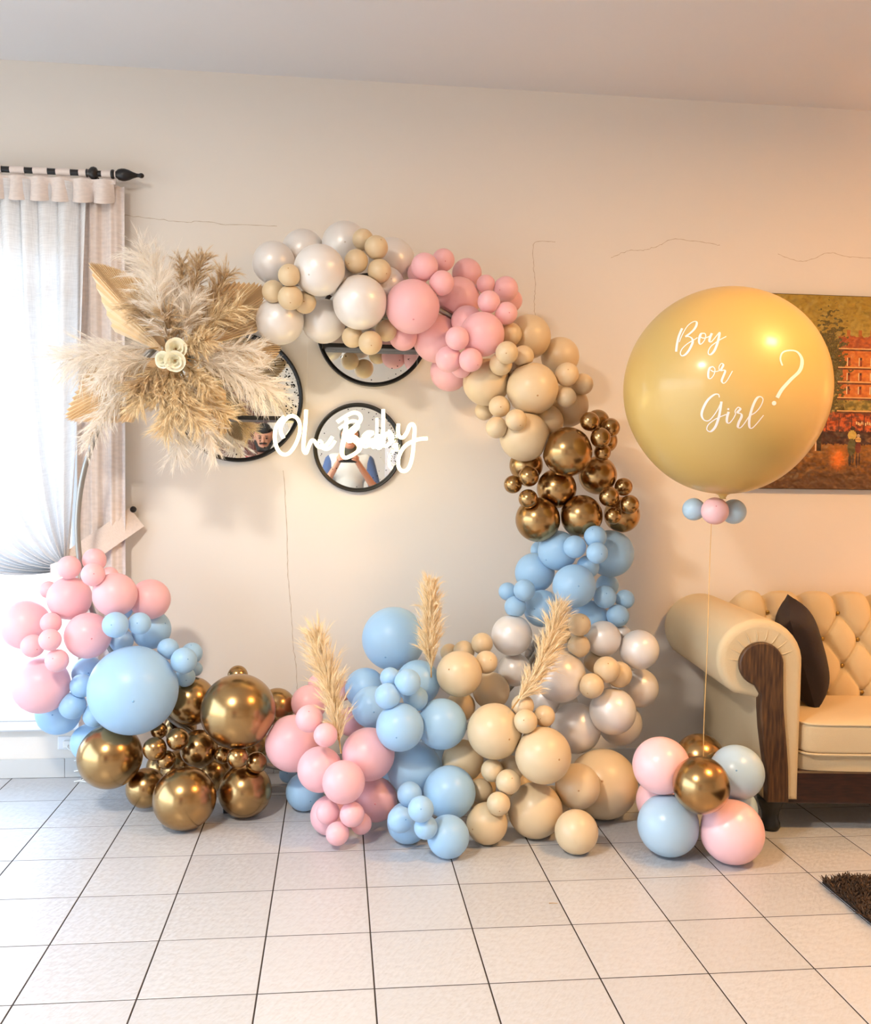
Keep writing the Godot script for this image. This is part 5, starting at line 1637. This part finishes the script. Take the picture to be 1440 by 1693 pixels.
# ---------------------------------------------------------------- what only the mirrors show
func field(bones: Array, cell: float, k: float, grow := 0.0) -> ArrayMesh:   # bones: [a, b, ra, rb], joined smoothly, meshed as surface nets
	var lo := Vector3.ONE * 1e9
	var hi := -lo
	for q: Array in bones:
		for e in 2:
			var r: float = q[2 + e] + grow + cell * 2.5
			lo = lo.min(q[e] - Vector3.ONE * r)
			hi = hi.max(q[e] + Vector3.ONE * r)
	var n := Vector3i(((hi - lo) / cell).ceil()) + Vector3i.ONE
	var f := PackedFloat32Array()
	f.resize(n.x * n.y * n.z)
	f.fill(1.0)
	for q: Array in bones:
		var rm: float = maxf(q[2], q[3]) + grow + k + cell * 2.0
		var a0 := Vector3i(((q[0].min(q[1]) - Vector3.ONE * rm - lo) / cell).floor()).clamp(Vector3i.ZERO, n - Vector3i.ONE)
		var a1 := Vector3i(((q[0].max(q[1]) + Vector3.ONE * rm - lo) / cell).ceil()).clamp(Vector3i.ZERO, n - Vector3i.ONE)
		var ab: Vector3 = q[1] - q[0]
		var l2 := maxf(ab.length_squared(), 1e-9)
		for z in range(a0.z, a1.z + 1):
			for y in range(a0.y, a1.y + 1):
				for x in range(a0.x, a1.x + 1):
					var p := lo + Vector3(x, y, z) * cell
					var t := clampf((p - q[0]).dot(ab) / l2, 0.0, 1.0)
					var d: float = (p - q[0] - ab * t).length() - lerpf(q[2], q[3], t) - grow
					var at := (z * n.y + y) * n.x + x
					var h := clampf(0.5 + 0.5 * (f[at] - d) / k, 0.0, 1.0)
					f[at] = lerpf(f[at], d, h) - k * h * (1.0 - h)
	var bag := Bag.new()
	var id := {}
	for z in n.z - 1:
		for y in n.y - 1:
			for x in n.x - 1:
				var at := (z * n.y + y) * n.x + x
				var neg := 0
				for c in 8:
					if f[at + (c & 1) + ((c >> 1) & 1) * n.x + (c >> 2) * n.x * n.y] < 0.0:
						neg += 1
				if neg == 0 or neg == 8:
					continue
				var sum := Vector3.ZERO
				var m := 0
				for e: Array in [[0, 1], [2, 3], [4, 5], [6, 7], [0, 2], [1, 3], [4, 6], [5, 7], [0, 4], [1, 5], [2, 6], [3, 7]]:
					var p0 := Vector3(e[0] & 1, (e[0] >> 1) & 1, e[0] >> 2)
					var p1 := Vector3(e[1] & 1, (e[1] >> 1) & 1, e[1] >> 2)
					var f0 := f[at + int(p0.x) + int(p0.y) * n.x + int(p0.z) * n.x * n.y]
					var f1 := f[at + int(p1.x) + int(p1.y) * n.x + int(p1.z) * n.x * n.y]
					if (f0 < 0.0) != (f1 < 0.0):
						sum += p0.lerp(p1, f0 / (f0 - f1))
						m += 1
				id[at] = bag.add(lo + (Vector3(x, y, z) + sum / m) * cell)
	var step := [1, n.x, n.x * n.y]
	for at: int in id:
		for ax in 3:
			var u: int = step[(ax + 1) % 3]
			var v: int = step[(ax + 2) % 3]
			var s0: bool = f[at] < 0.0
			if s0 != (f[at + step[ax]] < 0.0) and id.has(at - u) and id.has(at - v) and id.has(at - u - v):
				if s0:
					bag.quad(id[at], id[at - v], id[at - u - v], id[at - u])
				else:
					bag.quad(id[at], id[at - u], id[at - u - v], id[at - v])
	return bag.mesh()

func behind_camera() -> void:
	var d := Node3D.new()
	d.name = "door_1"
	d.set_meta("kind", "structure")
	d.set_meta("label", "red brown wooden door at the far end of the room")
	add_child(d)
	var wd := wood(Color(0.30, 0.12, 0.07), Color(0.46, 0.22, 0.12), Vector3(8, 1, 8))
	part("leaf", boxmesh(Vector3(-0.55, 0.005, Z1 - 0.045), Vector3(0.30, 2.35, Z1 - 0.001), 0.004), wd, d)
	for y: float in [0.25, 1.25]:
		part("panel", boxmesh(Vector3(-0.42, y, Z1 - 0.06), Vector3(0.17, y + 0.85, Z1 - 0.044), 0.008), wd, d)
	var bd := thing("paper_board", "white paper sign with rows of handwriting on a wooden easel, seen in the small mirror", "easel sign", Vector3(1.72, 0, 5.15))
	part("board", boxmesh(Vector3(-0.27, 0.55, -0.008), Vector3(0.27, 1.46, 0.008), 0.002), mat(Color(0.90, 0.92, 0.97), 0.6), bd)
	for x: float in [-0.2, 0.2]:
		var lg := Bag.new()
		lg.tube([Vector3(x, 0, 0.05), Vector3(x * 0.6, 1.5, 0.03)], 0.014, 0.014, 8)
		part("leg", lg.mesh(), M.sofa_wood, bd)
	rng.seed = 3
	for k in 8:
		var sb := Bag.new()
		var y := 1.36 - k * 0.085
		var x := -0.19 + rng.randf() * 0.06
		while x < 0.15:
			sb.tube(smooth3([Vector3(x, y, -0.0085), Vector3(x + 0.008, y + 0.014, -0.0085), Vector3(x + 0.016, y - 0.01, -0.0085), Vector3(x + 0.022, y, -0.0085)], 3), 0.0022, 0.0022, 5)
			x += rng.randf_range(0.026, 0.05)
		part("handwriting", sb.mesh(), M.black, bd)
	var skin := mat(Color(0.60, 0.42, 0.33), 0.7)
	skin.subsurf_scatter_enabled = false
	person(Vector3(0.40, 0, 4.85), 1.80, "bearded person in a dusty red shirt, reflected in the large round mirror", mat(Color(0.55, 0.24, 0.26), 0.9), mat(Color(0.16, 0.18, 0.24), 0.9), mat(Color(0.045, 0.035, 0.03), 0.8), skin, false)
	person(Vector3(1.10, 0, 4.62), 1.60, "person in a blue shirt holding a phone, reflected in the small mirror", mat(Color(0.28, 0.36, 0.52), 0.9), mat(Color(0.80, 0.80, 0.78), 0.9), mat(Color(0.30, 0.29, 0.24), 0.9), mat(Color(0.80, 0.56, 0.44), 0.6), true)

func person(at: Vector3, tall: float, label: String, shirt: Material, trousers: Material, hair: Material, skin: Material, photographing: bool) -> void:
	var o := thing("person", label, "person", at)
	var s := tall / 1.75
	var P := func(x: float, y: float, z: float) -> Vector3: return Vector3(x, y, z) * s
	# facing the wall, which is towards -z
	var hand_l: Vector3 = P.call(-0.26, 0.78, -0.04)
	var hand_r: Vector3 = P.call(0.26, 0.78, -0.04)
	var elbow_l: Vector3 = P.call(-0.25, 1.08, 0.03)
	var elbow_r: Vector3 = P.call(0.25, 1.08, 0.03)
	if photographing:
		var cam := Vector3(1.089, 1.319, 4.20) - at
		hand_l = cam + Vector3(-0.075, -0.015, 0.06)
		hand_r = cam + Vector3(0.075, -0.015, 0.06)
		elbow_l = P.call(-0.27, 1.12, -0.14)
		elbow_r = P.call(0.27, 1.12, -0.14)
	var head: Vector3 = P.call(0, 1.635, -0.03)
	var torso := [[P.call(0, 0.98, 0), P.call(0, 1.15, 0), 0.125 * s, 0.125 * s], [P.call(0, 1.15, 0), P.call(0, 1.34, 0), 0.125 * s, 0.13 * s],
		[P.call(-0.10, 1.32, 0), P.call(0.10, 1.32, 0), 0.11 * s, 0.11 * s], [P.call(-0.16, 1.41, 0.01), P.call(0.16, 1.41, 0.01), 0.062 * s, 0.062 * s], [P.call(-0.07, 0.95, 0), P.call(0.07, 0.95, 0), 0.115 * s, 0.115 * s]]
	var sleeves := [[P.call(-0.185, 1.40, 0.01), elbow_l, 0.056 * s, 0.046 * s], [P.call(0.185, 1.40, 0.01), elbow_r, 0.056 * s, 0.046 * s]]
	var fore := [[elbow_l, hand_l, 0.042 * s, 0.027 * s], [elbow_r, hand_r, 0.042 * s, 0.027 * s]]
	var legs := []
	for x: float in [-0.09, 0.09]:
		legs.append([P.call(x, 0.92, 0), P.call(x * 1.1, 0.50, -0.01), 0.092 * s, 0.060 * s])
		legs.append([P.call(x * 1.1, 0.50, -0.01), P.call(x * 1.15, 0.09, 0.03), 0.058 * s, 0.038 * s])
	var feet := []
	for x: float in [-0.105, 0.105]:
		feet.append([P.call(x, 0.04, 0.05), P.call(x * 1.15, 0.032, -0.12), 0.038 * s, 0.030 * s])
	var neck := [[P.call(0, 1.42, 0.01), P.call(0, 1.54, -0.01), 0.058 * s, 0.054 * s]]
	part("body", field(torso + sleeves + fore + legs + feet + neck, 0.018, 0.035), skin, o)
	var face := [[head + Vector3(0, 0.03, 0.01) * s, head + Vector3(0, -0.055, -0.025) * s, 0.088 * s, 0.058 * s], [head + Vector3(0, 0.035, 0.02) * s, head + Vector3(0, 0.035, 0.035) * s, 0.09 * s, 0.09 * s], [head + Vector3(0, 0.01, -0.085) * s, head + Vector3(0, -0.022, -0.105) * s, 0.008 * s, 0.013 * s],
		[head + Vector3(-0.084, 0.01, 0.01) * s, head + Vector3(-0.087, -0.02, 0.01) * s, 0.012 * s, 0.010 * s], [head + Vector3(0.084, 0.01, 0.01) * s, head + Vector3(0.087, -0.02, 0.01) * s, 0.012 * s, 0.010 * s]]
	part("head", field(face, 0.007, 0.014), skin, o)
	if photographing:
		part("top", field(torso, 0.018, 0.035, 0.013), trousers, o)
		part("sleeves", field(sleeves, 0.018, 0.035, 0.015), shirt, o)
	else:
		part("shirt", field(torso + sleeves, 0.018, 0.035, 0.014), shirt, o)
	part("trousers", field(legs + [torso[4]], 0.018, 0.035, 0.013), trousers, o)
	var hd := [[head + Vector3(0, 0.055, 0.028) * s, head + Vector3(0, 0.085, -0.01) * s, 0.098 * s, 0.072 * s]]
	if photographing:   # a grey-green headscarf
		hd.append([head + Vector3(0, 0.02, 0.035) * s, head + Vector3(0, -0.15, 0.03) * s, 0.10 * s, 0.085 * s])
	part("hair", field(hd, 0.008, 0.02), hair, o)
	var dark := mat(Color(0.05, 0.03, 0.03), 0.4)
	for x: float in [-0.032, 0.032]:
		var e := Bag.new()
		soft_box(e, Vector3(0.013, 0.006, 0.006) * s, 1.0, head + Vector3(x, 0.012, -0.083) * s, Basis(), 12, 8)
		part("eye", e.mesh(), dark, o)
		var br := Bag.new()
		soft_box(br, Vector3(0.018, 0.004, 0.006) * s, 1.0, head + Vector3(x, 0.032, -0.084) * s, Basis(), 12, 8)
		part("eyebrow", br.mesh(), dark, o)
	var mo := Bag.new()
	soft_box(mo, Vector3(0.018, 0.005, 0.006) * s, 1.0, head + Vector3(0, -0.052, -0.079) * s, Basis(), 12, 8)
	part("mouth", mo.mesh(), mat(Color(0.55, 0.25, 0.22), 0.5), o)
	if not photographing:
		part("beard", field([[head + Vector3(-0.07, -0.02, -0.015) * s, head + Vector3(-0.035, -0.085, -0.05) * s, 0.022 * s, 0.026 * s], [head + Vector3(0.07, -0.02, -0.015) * s, head + Vector3(0.035, -0.085, -0.05) * s, 0.022 * s, 0.026 * s], [head + Vector3(-0.03, -0.09, -0.055) * s, head + Vector3(0.03, -0.09, -0.055) * s, 0.028 * s, 0.028 * s], [head + Vector3(-0.03, -0.036, -0.082) * s, head + Vector3(0.03, -0.036, -0.082) * s, 0.009 * s, 0.009 * s]], 0.008, 0.012), hair, o)
	for side: float in [-1.0, 1.0]:   # palm, four fingers, thumb
		var w := hand_l if side < 0 else hand_r
		var el := elbow_l if side < 0 else elbow_r
		var dir := (w - el).normalized()
		var inw := Vector3(-side, 0, 0)
		var hb := []
		if photographing:
			dir = Vector3(0, 0.35, -0.94).normalized()
		hb.append([w, w + dir * 0.055, 0.024, 0.026])
		for k in 4:
			var f0 := w + dir * 0.06 + Vector3(0, (1.5 - k) * 0.018, 0) * (1.0 if photographing else 0.0) + Vector3(0, 0, (1.5 - k) * 0.018) * (0.0 if photographing else 1.0)
			var f1 := f0 + dir * (0.03 + 0.006 * sin(k * 1.0)) + inw * 0.006
			var f2 := f1 + (dir * 0.25 + inw).normalized() * 0.028 if photographing else f1 + dir * 0.028 + inw * 0.008
			hb.append([f0, f1, 0.0095, 0.0085])
			hb.append([f1, f2, 0.0085, 0.0075])
		hb.append([w + dir * 0.02 + inw * 0.018 + Vector3(0, -0.01, 0), w + dir * 0.05 + inw * 0.042 + Vector3(0, -0.004, 0), 0.011, 0.0085])
		part("hand", field(hb, 0.005, 0.006), skin, o)
	if photographing:
		var ph := thing("phone", "dark phone held up sideways in both hands, seen in the small mirror", "phone", Vector3(1.089, 1.319, 4.192))
		part("case", boxmesh(Vector3(-0.078, -0.037, -0.004), Vector3(0.078, 0.037, 0.004), 0.003), M.black, ph)
